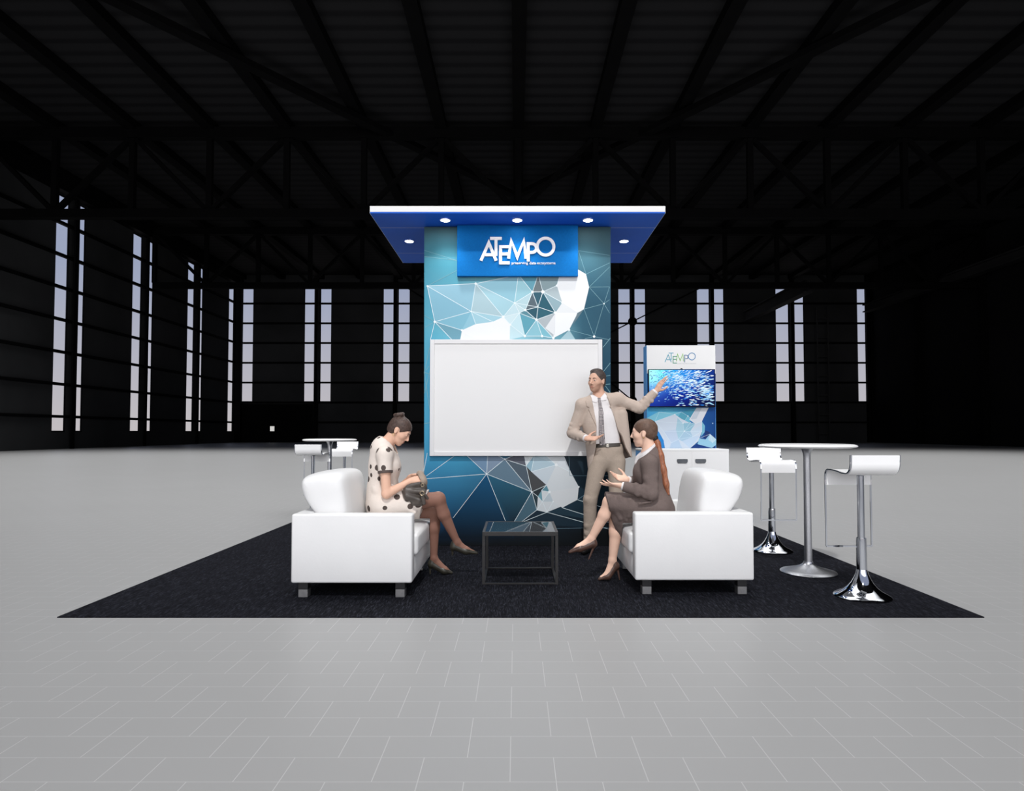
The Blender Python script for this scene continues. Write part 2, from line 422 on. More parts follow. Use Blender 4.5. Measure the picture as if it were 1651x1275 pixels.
class Print:
    """flat printed sheet: faces with their own colours, lifted a hair apart so lines lie over fields"""
    def __init__(s, Y, name): s.Y = Y; s.bm = bmesh.new(); s.lay = s.bm.loops.layers.float_color.new('print'); s.name = name; s.n = 0; s.conv = None
    def pt(s, p, lift):
        w = at(p[0], p[1], s.Y); return Vector((w.x, s.Y - lift, max(.0085, min(w.z, CZ - .006))))
    def face(s, pts, col, lift, raw=False):
        vs = [s.bm.verts.new(s.pt(p, lift) if not raw else p) for p in pts]
        try: f = s.bm.faces.new(vs)
        except ValueError: return
        f.normal_update()
        if f.normal.y > 0: f.normal_flip()
        cols = col if isinstance(col[0], (tuple, list)) else [col] * len(vs)
        cm = {v: c for v, c in zip(vs, cols)}
        for l in f.loops: l[s.lay] = (*cm[l.vert], 1)
    def poly(s, pts, col, lift=None):
        s.n += 1
        s.face(pts, col, lift if lift is not None else .0012 + s.n * .000004)
    def line(s, a, b, w, col, lift=.0022):
        dx, dy = b[0] - a[0], b[1] - a[1]; L = math.hypot(dx, dy)
        if L < 1e-6: return
        nx, ny = -dy / L * w / 2, dx / L * w / 2; s.n += 1; lift += s.n * .0000005
        s.face([(a[0] + nx, a[1] + ny), (b[0] + nx, b[1] + ny), (b[0] - nx, b[1] - ny), (a[0] - nx, a[1] - ny)], col, lift)
    def dot(s, c, r, col, lift=.0028):
        s.n += 1
        s.face([(c[0] + r * math.cos(k * math.pi / 6), c[1] + r * math.sin(k * math.pi / 6)) for k in range(12)], col, lift + s.n * .0000005)
    def grid(s, xs, ys, cols):
        for j in range(len(ys) - 1):
            for i in range(len(xs) - 1):
                s.face([(xs[i], ys[j]), (xs[i + 1], ys[j]), (xs[i + 1], ys[j + 1]), (xs[i], ys[j + 1])],
                       [cols[j][i], cols[j][i + 1], cols[j + 1][i + 1], cols[j + 1][i]], 0)
    def done(s, m, parent):
        me = bpy.data.meshes.new(s.name); s.bm.to_mesh(me); s.bm.free()
        return link(s.name, me, m, parent)
def C(r, g, b, k=1.05): return tuple(min(.95, c * k * .90) for c in lin((r, g, b)))

print_mat = attr_mat('printed fabric', 'print', .6, spec=.2)
G = Print(TY + .010, 'printed_front')
xs = [684, 735, 800, 834, 890, 940, 984.5]; ys = [364.8, 400, 430, 480, 530, 600, 680, 740, 775, 805, 835, 860, 880.5]
rows = [
 [(70, 100, 105)] * 7,  # shade under the canopy is painted into this top row of the print
 [(62, 125, 140), (70, 140, 158), (80, 150, 165), (80, 150, 165), (70, 130, 145), (60, 105, 118), (62, 98, 110)],
 [(60, 130, 150), (70, 145, 165), (90, 160, 178), (90, 160, 178), (70, 130, 145), (58, 105, 122), (60, 100, 115)],
 [(72, 150, 175), (95, 165, 185), (130, 185, 198), (135, 190, 202), (75, 130, 148), (40, 85, 105), (42, 84, 105)],
 [(85, 165, 190), (110, 180, 198), (150, 202, 215), (150, 202, 215), (110, 165, 180), (45, 90, 110), (38, 78, 98)],
 [(78, 165, 198), (90, 170, 198), (110, 175, 198), (100, 160, 180), (70, 115, 135), (30, 72, 92), (28, 70, 92)],
 [(70, 158, 195), (75, 158, 190), (80, 150, 180), (80, 135, 160), (45, 80, 98), (18, 58, 78), (20, 60, 80)],
 [(60, 145, 185), (62, 148, 185), (58, 120, 155), (62, 100, 128), (45, 62, 76), (22, 42, 54), (14, 38, 50)],
 [(52, 125, 165), (50, 122, 160), (42, 98, 130), (38, 80, 105), (40, 62, 78), (20, 44, 58), (14, 38, 50)],
 [(36, 105, 145), (34, 96, 132), (26, 76, 104), (26, 66, 88), (28, 56, 74), (16, 44, 58), (12, 36, 48)],
 [(18, 70, 105), (16, 62, 94), (14, 48, 72), (14, 44, 62), (16, 40, 56), (12, 34, 46), (8, 26, 36)],
 [(8, 36, 58), (7, 32, 52), (6, 26, 42), (6, 24, 38), (5, 20, 30), (5, 14, 20), (4, 10, 14)],
 [(3, 8, 12)] * 7]
G.grid(xs, ys, [[C(*c) for c in r] for r in rows])
A = lambda u, v: (680 + u / 5.326, 360 + v / 5.326)
Bq = lambda u, v: (680 + u / 6.115, 730 + v / 6.115)
a = {k: A(*v) for k, v in dict(a1=(48, 538), a2=(463, 518), a3=(425, 757), a4=(112, 845), a5=(700, 803), a6=(797, 684), a7=(830, 440), a8=(950, 590), a9=(1040, 588),
     a10=(998, 718), a11=(890, 745), a12=(838, 770), a13=(985, 828), a14=(1160, 535), a15=(1207, 680), a16=(1148, 768), a17=(1130, 985), a18=(885, 968), a19=(1033, 968),
     a20=(760, 870), a21=(345, 918), a22=(463, 865), a23=(1340, 768), a24=(1265, 915), a25=(1437, 548), a26=(1410, 437), a27=(1340, 395), a28=(1565, 690), a29=(1480, 972),
     a30=(1393, 737), a31=(610, 845), t1=(770, 455), t2=(1000, 440), t3=(1185, 440), t4=(300, 405), t5=(463, 440), t6=(22, 285), t7=(300, 318), t8=(22, 232), t9=(22, 790), t10=(22, 895),
     b1=(260, 1000), b2=(755, 1000), b3=(330, 1000), b4=(75, 1000), b5=(1320, 1000), r1=(1612, 275), r2=(1345, 235), r3=(1612, 340), r4=(1612, 375), r5=(1612, 545), r6=(1612, 770), r7=(1612, 1000), b6=(1400, 990), r8=(1612, 655)).items()}
def pol(names, col, k=1.05): G.poly([a[n] for n in names.split()], C(*col, k))
pol('a1 a2 a3', (140, 184, 202)); pol('a1 a3 a4', (128, 178, 198)); pol('a2 a5 a3', (165, 193, 202)); pol('a2 a6 a5', (160, 200, 212)); pol('a2 t1 a7 a6', (140, 188, 204))
pol('a6 a7 a8', (150, 196, 208)); pol('a6 a8 a11', (176, 205, 213)); pol('a6 a11 a12', (190, 214, 220)); pol('a3 a5 a31 a22', (158, 200, 214)); pol('a3 a22 a21', (140, 190, 208)); pol('a4 a3 a21', (125, 180, 200))
pol('a4 a21 b3 b1', (108, 158, 176)); pol('a5 a6 a12', (188, 214, 222)); pol('a5 a12 a20', (200, 222, 228)); pol('a12 a18 a20', (192, 220, 228)); pol('a12 a13 a18', (92, 158, 176)); pol('a13 a19 a18', (135, 188, 202))
pol('a20 a18 b2', (190, 218, 226)); pol('a8 t2 a9', (112, 124, 128)); pol('a8 a10 a11', (84, 100, 110)); pol('a8 a9 a10', (46, 88, 104)); pol('a9 a16 a10', (38, 88, 104)); pol('a10 a16 a13', (44, 94, 110)); pol('a10 a13 a11', (40, 84, 100)); pol('a11 a13 a12', (86, 136, 150))
pol('a9 a14 a15', (168, 184, 190)); pol('a9 a15 a16', (140, 168, 178)); pol('t2 t3 a14 a9', (132, 154, 160)); pol('a13 a17 a19', (120, 180, 196)); pol('a7 t2 a8', (100, 160, 178))
W = (240, 243, 245)
pol('a27 a26 a25 a30 a23 a24 a17 a16 a15 a14 t3', W, .98); pol('a13 a16 a17', (170, 180, 186)); pol('a15 a23 a16', (222, 226, 228)); pol('a14 a15 a23', (236, 239, 240)); G.poly([A(1148, 770), A(1145, 965), A(1060, 900)], C(222, 225, 228))
pol('a21 a22 a31 a5 a20 b2 b3', W, .98); G.poly([A(375, 950), A(500, 1000), A(340, 1000)], C(228, 232, 236)); G.poly([A(1335, 770), A(1390, 740), A(1300, 870)], C(100, 122, 132)); G.poly([A(1265, 915), A(1320, 1000), A(1185, 1000)], C(160, 190, 200))
LC, LF = C(225, 238, 242), C(130, 172, 182)
def ln(pairs, w=1.15, col=None, src=None):
    for p in pairs.split():
        p, q = p.split('-'); G.line(a[p], a[q], w, col or LC)
ln('a1-a2 a1-a3 a1-a4 a2-a3 a2-a5 a2-a6 a3-a5 a3-a4 a3-a22 a3-a31 a4-a21 a4-b1 a4-b4 a6-a7 a6-a8 a6-a5 a6-a12 a7-a8 a8-a9 a8-a10 a8-t2 a9-t2 a9-a10 a9-a14 a9-a15 a9-a16 a10-a16 a10-a11 a10-a13 a10-a6 a11-a8 a11-a6 a11-a12 a11-a13 a12-a13 a12-a18 a12-a20 a12-a5 a13-a18 a13-a19 a13-a16 a13-a17 a18-a20 a18-a19 a19-a17 a14-t3 a2-t1 a5-a20', .85)
ln('a1-t4 a2-t5 a4-t9 a4-t10 t8-t7 t6-t7 r2-r1 r2-a26 a26-r3 a25-r4 a25-r5 a25-a28 a28-a30 a28-r6 a28-r8 a28-a29 a30-a29 a24-a29 a29-r7 a29-b6 a24-b5 a28-r5', .55, LF)
for n, r in (('a2', 1.9), ('a4', 2), ('a5', 2.2), ('a8', 2.2), ('a9', 2.8), ('a11', 2), ('a13', 2.2), ('a14', 1.9), ('a15', 1.9), ('a16', 2.3), ('a17', 2), ('a18', 2), ('a19', 2), ('a20', 1.8), ('a21', 1.8), ('a29', 2), ('a24', 1.8), ('a6', 1.3), ('a3', 1.2), ('a1', 1.2), ('a28', 1.1)): G.dot(a[n], r, C(235, 242, 245))
# lower half
def polg(names, cols): G.poly([a[n] for n in names.split()], [C(*c) for c in cols])
b = {k: Bq(*v) for k, v in dict(p1=(640, 208), p2=(818, 62), p3=(1085, 384), p4=(1030, 130), p5=(1325, 118), p6=(1230, 318), p7=(1258, 385), p8=(1135, 562), p9=(1235, 585), p10=(1190, 480), p11=(1535, 462), p12=(1548, 335),
     p13=(1470, 190), p14=(1080, 185), p15=(1145, 430), p16=(1295, 480), p17=(1385, 540), q1=(45, 228), q2=(45, 255), q3=(320, 30), q4=(440, 22), q5=(650, 22), q6=(740, 22), q7=(1010, 22), q8=(1400, 22), q9=(163, 832), q10=(905, 852), q9b=(310, 640), q10b=(825, 670), q11=(905, 690),
     q12=(970, 690), q13=(1860, 690), q14=(1860, 755), q15=(1860, 735), q16=(1330, 745), q17=(1860, 560), q18=(920, 22), q19=(1110, 22), q20=(1220, 22), q21=(1880, 225), q22=(1450, 22), q23=(1460, 225), q24=(20, 180), q25=(55, 0), q26=(1180, 370), q27=(1075, 22)).items()}
a.update(b)
pol('q4 q5 p1', (112, 142, 170)); pol('q5 q6 p2 p1', (126, 146, 168)); pol('p1 p2 p3', (98, 124, 142)); pol('p2 q18 q7 p4', (92, 96, 108)); pol('p2 p4 p3', (80, 94, 106)); polg('p1 p3 q11 q10', [(36, 96, 124), (36, 80, 98), (12, 38, 54), (8, 32, 48)]); pol('p3 p8 q12 q11', (72, 104, 120))
polg('p1 q9 q10', [(10, 80, 120), (3, 22, 38), (3, 18, 30)]); pol('p4 p14 p6 p3', (72, 74, 76)); pol('p3 p6 q26 p15', (40, 50, 56)); pol('p3 p15 p8', (40, 60, 68)); pol('p8 p9 q14 q12', (22, 44, 58)); pol('p9 p17 q13', (30, 56, 70))
pol('q7 q8 p13 p12 p11 p9 p8 p15 q26 p6 p14 p4', (222, 229, 233), .95); pol('p4 q19 p14', (150, 184, 200)); pol('p14 p5 q19', (176, 200, 212)); pol('q19 q20 p5', (188, 208, 218)); pol('p14 p6 p5', (200, 212, 220)); pol('p15 q26 p10', (110, 158, 172)); pol('q26 p6 p7', (90, 140, 155)); pol('p10 p7 p16', (190, 204, 212))
pol('q8 p5 p13', (214, 222, 228)); pol('p7 p12 p11 p17 p16', (226, 231, 234), .95)
ln('p1-q4 p1-q5 p1-p2 p1-p3 p1-q2 p1-q9b p1-q10b q1-q3 p2-p3 p2-p4 p2-q6 p2-q18 p4-q7 p4-p3 p3-p8 p3-p6 p3-p15 p3-q11 p8-q12 p8-p9 p9-q12 p9-q14 p17-q13 p11-q17 p5-p14 p5-p13 p5-q20 p14-q19 p4-q27 q26-p7 p15-p10 p10-p8 p10-p9 p7-p10 p16-p9 q24-q25 p6-q26', .75)
ln('q16-q15 q22-q23 q23-q21 p11-q21', .7, C(110, 140, 155))
for n, r in (('p5', 2.5), ('p7', 2.3), ('p2', 1.5), ('p1', 1.3), ('p3', 1.4), ('p12', 1.3), ('p16', 1.2)): G.dot(a[n], r, C(235, 242, 245))
# slivers beside the white board
for p, q in (((687, 597), (692, 590)), ((684, 600), (693, 560)), ((684, 634), (694, 596)), ((684, 600), (695, 604)), ((684, 600), (693, 660)), ((684, 683), (694, 681)), ((972, 600), (984, 585)), ((972, 607), (984, 605)), ((972, 620), (984, 619)), ((976, 622), (984, 633)), ((972, 560), (984, 545)), ((972, 640), (984, 660)), ((972, 690), (984, 676))): G.line(p, q, .8, LF)
G.done(print_mat, tower)

# ------------------------------------------------------------------ canopy with downlights
def canopyY(py, z): return gnd(832, py, z).y
KYF = canopyY(343.5, CZ); KYB = canopyY(424, CZ)
kl, kr = at(596, 343, KYF).x, at(1073, 343, KYF).x
KT = at(832, 332, KYF).z
canopy = thing('tower_canopy', 'flat canopy with white edge and navy underside topping the printed tower', 'canopy', ((kl + kr) / 2, (KYF + KYB) / 2, CZ))
bm = bmesh.new(); box(bm, (kl, KYF, CZ + .012), (kr, KYB, KT), .003, 1); bmobj('canopy_slab', bm, mat('white canopy laminate', (.76, .76, .76), .5, noise=(2, .01)), canopy)
DL = [(718, 354), (834, 354), (948, 354), (660, 388), (1006, 388)]
ys_ = sorted([KYF + .002, canopyY(367, CZ), canopyY(408, CZ), KYB - .002])
bm = bmesh.new()
for i in range(3): box(bm, (kl + .004, ys_[i] + (.003 if i else 0), CZ), (kr - .004, ys_[i + 1] - (.003 if i < 2 else 0), CZ + .0115))
bmobj('soffit_panel', bm, navy_soffit, canopy)
bm = bmesh.new()
for yy_ in ys_[1:3]: box(bm, (kl + .006, yy_ - .0022, CZ - .001), (kr - .006, yy_ + .0022, CZ + .008))
for xx_ in (kl, kr - .0035): box(bm, (xx_, KYF + .002, CZ - .001), (xx_ + .0035, KYB, CZ + .012))
bmobj('seam_strip', bm, mat('pale seam strip', (.45, .5, .6), .5, noise=(5, .02)), canopy)
names = ['left of the three front round downlights under the canopy', 'middle front round downlight above the hanging blue sign', 'right of the three front round downlights under the canopy', 'round downlight under the canopy overhang left of the tower', 'round downlight under the canopy overhang right of the tower']
lens_m = mat('lit downlight lens', (.9, .9, .9), .4, emis=(1, .98, .95), estr=22, noise=(5, .01))
rim_m = mat('white downlight rim', (.85, .85, .85), .4, noise=(5, .02))
for (px, py), nm in zip(DL, names):
    p = gnd(px, py, CZ)
    t = thing('downlight', nm, 'downlight', (p.x, p.y, CZ), 'downlights under the canopy')
    bm = bmesh.new(); lathe(bm, [(.049, -.001), (.055, -.001), (.057, -.008), (.053, -.012), (.047, -.010), (.049, -.001)], (p.x, p.y, CZ), 32); bmobj('rim', bm, rim_m, t, True)
    bm = bmesh.new(); lathe(bm, [(0, -.012), (.046, -.0105), (.046, -.002), (0, -.002)], (p.x, p.y, CZ), 32); bmobj('lens', bm, lens_m, t)
    ld = bpy.data.lights.new('downlight_beam', 'SPOT'); lo = bpy.data.objects.new('downlight_beam', ld); COL.objects.link(lo)
    lo.location = (p.x, p.y, CZ - .03); ld.energy = 15; ld.spot_size = math.radians(105); ld.spot_blend = .7; ld.shadow_soft_size = .05; ld.color = (1, .98, .95)

# ------------------------------------------------------------------ lettering
def stroke(bm, pts, w, conv, n, t, closed=False, mi=0):
    """flat stroke of width w along pts (2D), mitred"""
    P = [Vector((p[0], p[1])) for p in pts]; m = len(P); L, R = [], []
    for i in range(m):
        p = P[i]
        d0 = (P[i] - P[i - 1]).normalized() if (i > 0 or closed) else None
        d1 = (P[(i + 1) % m] - P[i]).normalized() if (i < m - 1 or closed) else None
        d0 = d0 or d1; d1 = d1 or d0
        n0, n1 = Vector((-d0.y, d0.x)), Vector((-d1.y, d1.x))
        mm = n0 + n1
        if mm.length < 1e-4: mm = n0
        mm.normalize(); k = min(2.6, 1 / max(.2, mm.dot(n0)))
        L.append(p + mm * w / 2 * k); R.append(p - mm * w / 2 * k)
    rng = range(m if closed else m - 1)
    for i in rng:
        j = (i + 1) % m
        q = [conv(L[i]), conv(L[j]), conv(R[j]), conv(R[i])]
        prism(bm, q, n, t, mi)
def wordmark(conv, n, t, w, cols):
    """the six staggered letters; coordinates measured on the big sign"""
    arc = [(1034 + 0, 256)] + [(1075 + 78 * math.sin(k * math.pi / 10), 334 - 78 * math.cos(k * math.pi / 10)) for k in range(11)] + [(1034, 412)]
    circ = [(1316 + 147 * math.cos(k * math.pi / 24), 309 + 150 * math.sin(k * math.pi / 24)) for k in range(48)]
    letters = [
        ([[(170, 557), (310, 240), (440, 557)], [(245, 452), (385, 452)]], 0),
        ([[(332, 163), (540, 163)], [(437, 163), (437, 470)]], 0),
        ([[(680, 310), (518, 310), (518, 597), (680, 597)], [(518, 438), (655, 438)]], 1),
        ([[(660, 520), (706, 205), (816, 490), (930, 205), (968, 520)]], 2),
        ([[(1008, 570), (1008, 256), (1034, 256)] + arc[1:]], 3),
        ([circ], 4)]
    out = []
    for k, (ss, ci) in enumerate(letters):
        for q, s in enumerate(ss): out.append((s, k == 5, cols[ci], .0004 * k + .0002 * q))
    return out
sign_Y = TY - .045
sl, sr = at(737, 400, sign_Y).x, at(932, 400, sign_Y).x
sz0, sz1 = at(832, 445, sign_Y).z, CZ - .004
sign = thing('hanging_sign', 'bright blue sign board with white ATEMPO letters under the canopy', 'sign', ((sl + sr) / 2, sign_Y, sz0))
bm = bmesh.new(); box(bm, (sl, sign_Y, sz0), (sr, TY - .001, sz1), .002, 1); bmobj('sign_board', bm, mat('bright blue sign laminate', lin((6, 104, 176)), .6, spec=.08, noise=(90, .08)), sign)
letter_white = mat('white acrylic letters', (.95, .95, .95), .45, noise=(4, .01))
bm = bmesh.new()
LU = lambda p: at(760 + p[0] / 11.0067, 370 + p[1] / 11.0, sign_Y)
for s, cl, m_, off in wordmark(None, None, None, 52, [0] * 5):
    stroke(bm, s, 52, lambda p, off=off: Vector((LU(p).x, sign_Y - .0005, LU(p).z)), (0, -1, 0), .014 + off, cl)
bmobj('lettering', bm, letter_white, sign)
def text_mesh(name, body, x0, z0, width, height, Y, m, parent, ext=.002, bold=0.0):
    cu = bpy.data.curves.new(name, 'FONT'); cu.body = body; cu.size = 1; cu.extrude = 0; cu.offset = bold
    o = bpy.data.objects.new(name, cu); COL.objects.link(o)
    dg = bpy.context.evaluated_depsgraph_get(); me = bpy.data.meshes.new_from_object(o.evaluated_get(dg))
    bpy.data.objects.remove(o); bpy.data.curves.remove(cu)
    v = np.empty(len(me.vertices) * 3, np.float32); me.vertices.foreach_get('co', v); v = v.reshape(-1, 3)
    lo, hi = v.min(0), v.max(0); s = width / (hi[0] - lo[0]); sz = s if height is None else height / (hi[1] - lo[1])
    w_ = np.stack([x0 + (v[:, 0] - lo[0]) * s, np.full(len(v), Y), z0 + (v[:, 1] - lo[1]) * sz], 1)
    me.vertices.foreach_set('co', w_.astype(np.float32).ravel()); me.update()
    bm = bmesh.new(); bm.from_mesh(me)
    r = bmesh.ops.extrude_face_region(bm, geom=bm.faces[:])
    for e in r['geom']:
        if isinstance(e, bmesh.types.BMVert): e.co.y -= ext
    bpy.data.meshes.remove(me)
    return bmobj(name, bm, m, parent)
t0, t1 = at(824.7, 427.6, sign_Y), at(895.5, 421.8, sign_Y)
text_mesh('tagline', 'preserving data ecosystems', t0.x, t0.z, t1.x - t0.x, t1.z - t0.z, sign_Y - .0005, letter_white, sign, .004, .010)

# ------------------------------------------------------------------ white board on the tower
wY = TY - .05
wl_, wr_ = at(693, 640, wY).x, at(971.5, 640, wY).x
wz0, wz1 = at(832, 735, wY).z, at(832, 547, wY).z
wbd = thing('whiteboard', 'wide blank whiteboard mounted on the front of the printed tower', 'whiteboard', ((wl_ + wr_) / 2, wY, wz0))
fr = .046
bm = bmesh.new()
box(bm, (wl_, wY, wz0), (wl_ + fr, TY - .001, wz1), .004); box(bm, (wr_ - fr, wY, wz0), (wr_, TY - .001, wz1), .004)
box(bm, (wl_ + fr, wY, wz0), (wr_ - fr, TY - .001, wz0 + fr), .004); box(bm, (wl_ + fr, wY, wz1 - fr), (wr_ - fr, TY - .001, wz1), .004)
bmobj('board_frame', bm, mat('pale board frame', (.72, .72, .73), .45, noise=(3, .01)), wbd)
bm = bmesh.new(); box(bm, (wl_ + fr, wY + .012, wz0 + fr), (wr_ - fr, TY - .002, wz1 - fr)); bmobj('board_surface', bm, mat('white board enamel', (.77, .77, .77), .4, spec=.25, noise=(1, .004)), wbd)

# ------------------------------------------------------------------ armchairs
def armchair(label, px0, px1, y0, y1, face):
    """face = +1 looks right (+X), -1 looks left"""
    X0, X1 = px0, px1; D = X1 - X0
    def bx_(bm, u0, u1, ya, yb, z0, z1, bev=.02, seg=3):   # u measured from the back towards the front
        if face > 0: box(bm, (X0 + u0, ya, z0), (X0 + u1, yb, z1), bev, seg)
        else: box(bm, (X1 - u1, ya, z0), (X1 - u0, yb, z1), bev, seg)
    t = thing('armchair', label, 'armchair', ((X0 + X1) / 2, (y0 + y1) / 2, .008), 'white armchairs')
    AT = .115
    for ya, yb in ((y0, y0 + AT), (y1 - AT, y1)):
        bm = bmesh.new(); bx_(bm, 0, D, ya, yb, .115, .617, .016, 3); bmobj('armrest', bm, white_leather, t, angle=40)
    bm = bmesh.new(); bx_(bm, 0, .12, y0 + AT + .001, y1 - AT - .001, .115, .617, .014, 3); bmobj('back_frame', bm, white_leather, t, angle=40)
    bm = bmesh.new(); bx_(bm, .122, D - .004, y0 + AT + .002, y1 - AT - .002, .115, .285, .01, 2); bmobj('seat_base', bm, white_leather, t, angle=40)
    # crowned seat cushion
    bm = bmesh.new(); bx_(bm, .30, D + .025, y0 + AT + .004, y1 - AT - .004, .292, .452, .03, 4)
    bmesh.ops.subdivide_edges(bm, edges=bm.edges[:], cuts=3, use_grid_fill=True)
    cx_, cy_ = (X0 + .30 + (D - .275) / 2 if face > 0 else X1 - .30 - (D - .275) / 2), (y0 + y1) / 2
    for v in bm.verts:
        if v.co.z > .37:
            q = max(0, 1 - ((v.co.x - cx_) / ((D - .275) / 2)) ** 2) * max(0, 1 - ((v.co.y - cy_) / ((y1 - y0) / 2 - AT)) ** 2)
            v.co.z += .03 * q
    bmobj('seat_cushion', bm, white_leather, t, angle=60)
    # thick leaning back cushion: rounded profile, puffed along its width
    prof = [(.385, .46), (.388, .60), (.372, .72), (.345, .850), (.315, .893), (.25, .907), (.15, .897), (.05, .880), (.006, .862), (-.008, .825), (.022, .71), (.10, .625), (.128, .58), (.128, .47), (.2, .462), (.33, .46)]
    bm = bmesh.new(); rings = []
    ya, yb = y0 + AT + .01, y1 - AT - .01; ns = 14
    cxp, czp = sum(p[0] for p in prof) / len(prof), .68
    for i in range(ns + 1):
        s = i / ns; yy = ya + (yb - ya) * s
        e = min(s, 1 - s) * ns
        k = [.80, .93, .985, 1][min(3, int(e))] if e < 3 else 1
        puff = 1 + .0 * math.sin(math.pi * s)
        ring = []
        for u, z in prof:
            uu = cxp + (u - cxp) * k; zz = czp + (z - czp) * k if z > .6 else z
            if z > .8: zz += .018 * math.sin(math.pi * s)
            xx = X0 + uu if face > 0 else X1 - uu
            ring.append(bm.verts.new((xx, yy, zz)))
        rings.append(ring)
    for r0, r1 in zip(rings, rings[1:]):
        for i in range(len(prof)): bm.faces.new((r0[i], r0[(i + 1) % len(prof)], r1[(i + 1) % len(prof)], r1[i]))
    bm.faces.new(rings[0]); bm.faces.new(rings[-1][::-1])
    o = bmobj('back_cushion', bm, white_leather, t, True)
    sm = o.modifiers.new('soft', 'SUBSURF'); sm.levels = 2; sm.render_levels = 2
    for u in (.05, D - .125):
        for ya in (y0 + .02, y1 - .09):
            bm = bmesh.new(); bx_(bm, u, u + .07, ya, ya + .07, .0085, .066, .003, 1)
            lg = bmobj('leg', bm, leg_steel, t)
            bm = bmesh.new(); bx_(bm, u + .001, u + .069, ya + .001, ya + .069, .0665, .1145, 0); bmobj('bracket', bm, leg_dark, lg)
    return t
yl = gnd(832, 965).y - .02; yr = gnd(832, 960).y - .02
LX0, LX1 = at(469, 880, yl).x, at(664.5, 880, yl).x
RX0, RX1 = at(1024, 880, yr).x, at(1216, 880, yr).x
LY1, RY1 = yl + 1.03, yr + 1.0
armchair('white leather armchair on the carpet holding the seated woman in the spotted dress', LX0, LX1, yl, LY1, 1)
armchair('white leather armchair on the carpet holding the seated woman in the grey skirt suit', RX0, RX1, yr, RY1, -1)

# ------------------------------------------------------------------ coffee table
ty0 = gnd(832, 944).y; ty1 = ty0 + .61
tx0, tx1 = at(777.5, 900, ty0).x, at(900, 900, ty0).x
TZ = at(832, 857.5, ty0).z
ct = thing('coffee_table', 'low square black framed coffee table with a dark glass top', 'coffee table', ((tx0 + tx1) / 2, (ty0 + ty1) / 2, .008))
q = .022
bm = bmesh.new()
for ya, yb in ((ty0, ty0 + q), (ty1 - q, ty1)):
    box(bm, (tx0, ya, TZ - .032), (tx1, yb, TZ), .001, 1)
for xa, xb in ((tx0, tx0 + q), (tx1 - q, tx1)):
    box(bm, (xa, ty0 + q, TZ - .032), (xb, ty1 - q, TZ), .001, 1)
bmobj('top_frame', bm, black_metal, ct)
for xa in (tx0, tx1 - q):
    for ya in (ty0, ty1 - q):
        bm = bmesh.new(); box(bm, (xa, ya, .0085), (xa + q, ya + q, TZ - .0325)); bmobj('leg', bm, black_metal, ct)
for ya in (ty0 + .001, ty1 - q + .001):
    bm = bmesh.new(); box(bm, (tx0 + q + .0005, ya, .010), (tx1 - q - .0005, ya + q - .002, .020)); bmobj('floor_rail', bm, black_metal, ct)
for xa in (tx0 + .001, tx1 - q + .001):
    bm = bmesh.new(); box(bm, (xa, ty0 + q + .0005, .010), (xa + q - .002, ty1 - q - .0005, .020)); bmobj('floor_rail', bm, black_metal, ct)
def dark_glass():
    m = bpy.data.materials.new('dark tinted glass'); m.use_nodes = True
    nt = m.node_tree; b = nt.nodes['Principled BSDF']
    b.inputs['Base Color'].default_value = (.02, .026, .032, 1); b.inputs['Roughness'].default_value = .03; b.inputs['Specular IOR Level'].default_value = .9
    n = nt.nodes.new('ShaderNodeTexNoise'); n.inputs['Scale'].default_value = 3
    mr = nt.nodes.new('ShaderNodeMapRange'); mr.inputs['To Min'].default_value = .02; mr.inputs['To Max'].default_value = .05
    nt.links.new(n.outputs['Fac'], mr.inputs['Value']); nt.links.new(mr.outputs[0], b.inputs['Roughness'])
    return m
bm = bmesh.new(); box(bm, (tx0 + q + .0005, ty0 + q + .0005, TZ - .010), (tx1 - q - .0005, ty1 - q - .0005, TZ - .001)); bmobj('glass_top', bm, dark_glass(), ct)

# ------------------------------------------------------------------ bar tables and stools
def bar_table(c, label):
    t = thing('bar_table', label, 'bar table', (c[0], c[1], .008), 'white round bar tables')
    bm = bmesh.new(); lathe(bm, [(0, 1.068), (.345, 1.072), (.380, 1.078), (.392, 1.083), (.397, 1.089), (.390, 1.098), (.372, 1.104), (.34, 1.106), (0, 1.106)], (c[0], c[1], .008), 64); bmobj('table_top', bm, white_gloss, t, angle=30)
    bm = bmesh.new(); lathe(bm, [(.0325, .095), (.031, .3), (.030, .98), (.032, 1.02), (.045, 1.055), (.055, 1.0675), (0, 1.0676)], (c[0], c[1], .008), 32); bmobj('pole', bm, brushed, t, angle=50)
    bm = bmesh.new(); lathe(bm, [(0, .0005), (.226, .0005), (.23, .006), (.225, .012), (.18, .024), (.12, .04), (.075, .056), (.05, .072), (.04, .083), (.038, .0945), (0, .0945)], (c[0], c[1], .008), 56); bmobj('base', bm, brushed, t, angle=50)
    return t
ct_r = gnd(1303.5, 924); ctl_Y = 9.72; ctl_X = at(532, 700, ctl_Y).x
bt = bar_table((ct_r.x, ct_r.y), 'white round bar table on a steel pole, nearest the right edge of the carpet')
copy_tree(bt, (ctl_X, ctl_Y, .008), 0, 'white round bar table at the back left behind the armchair')

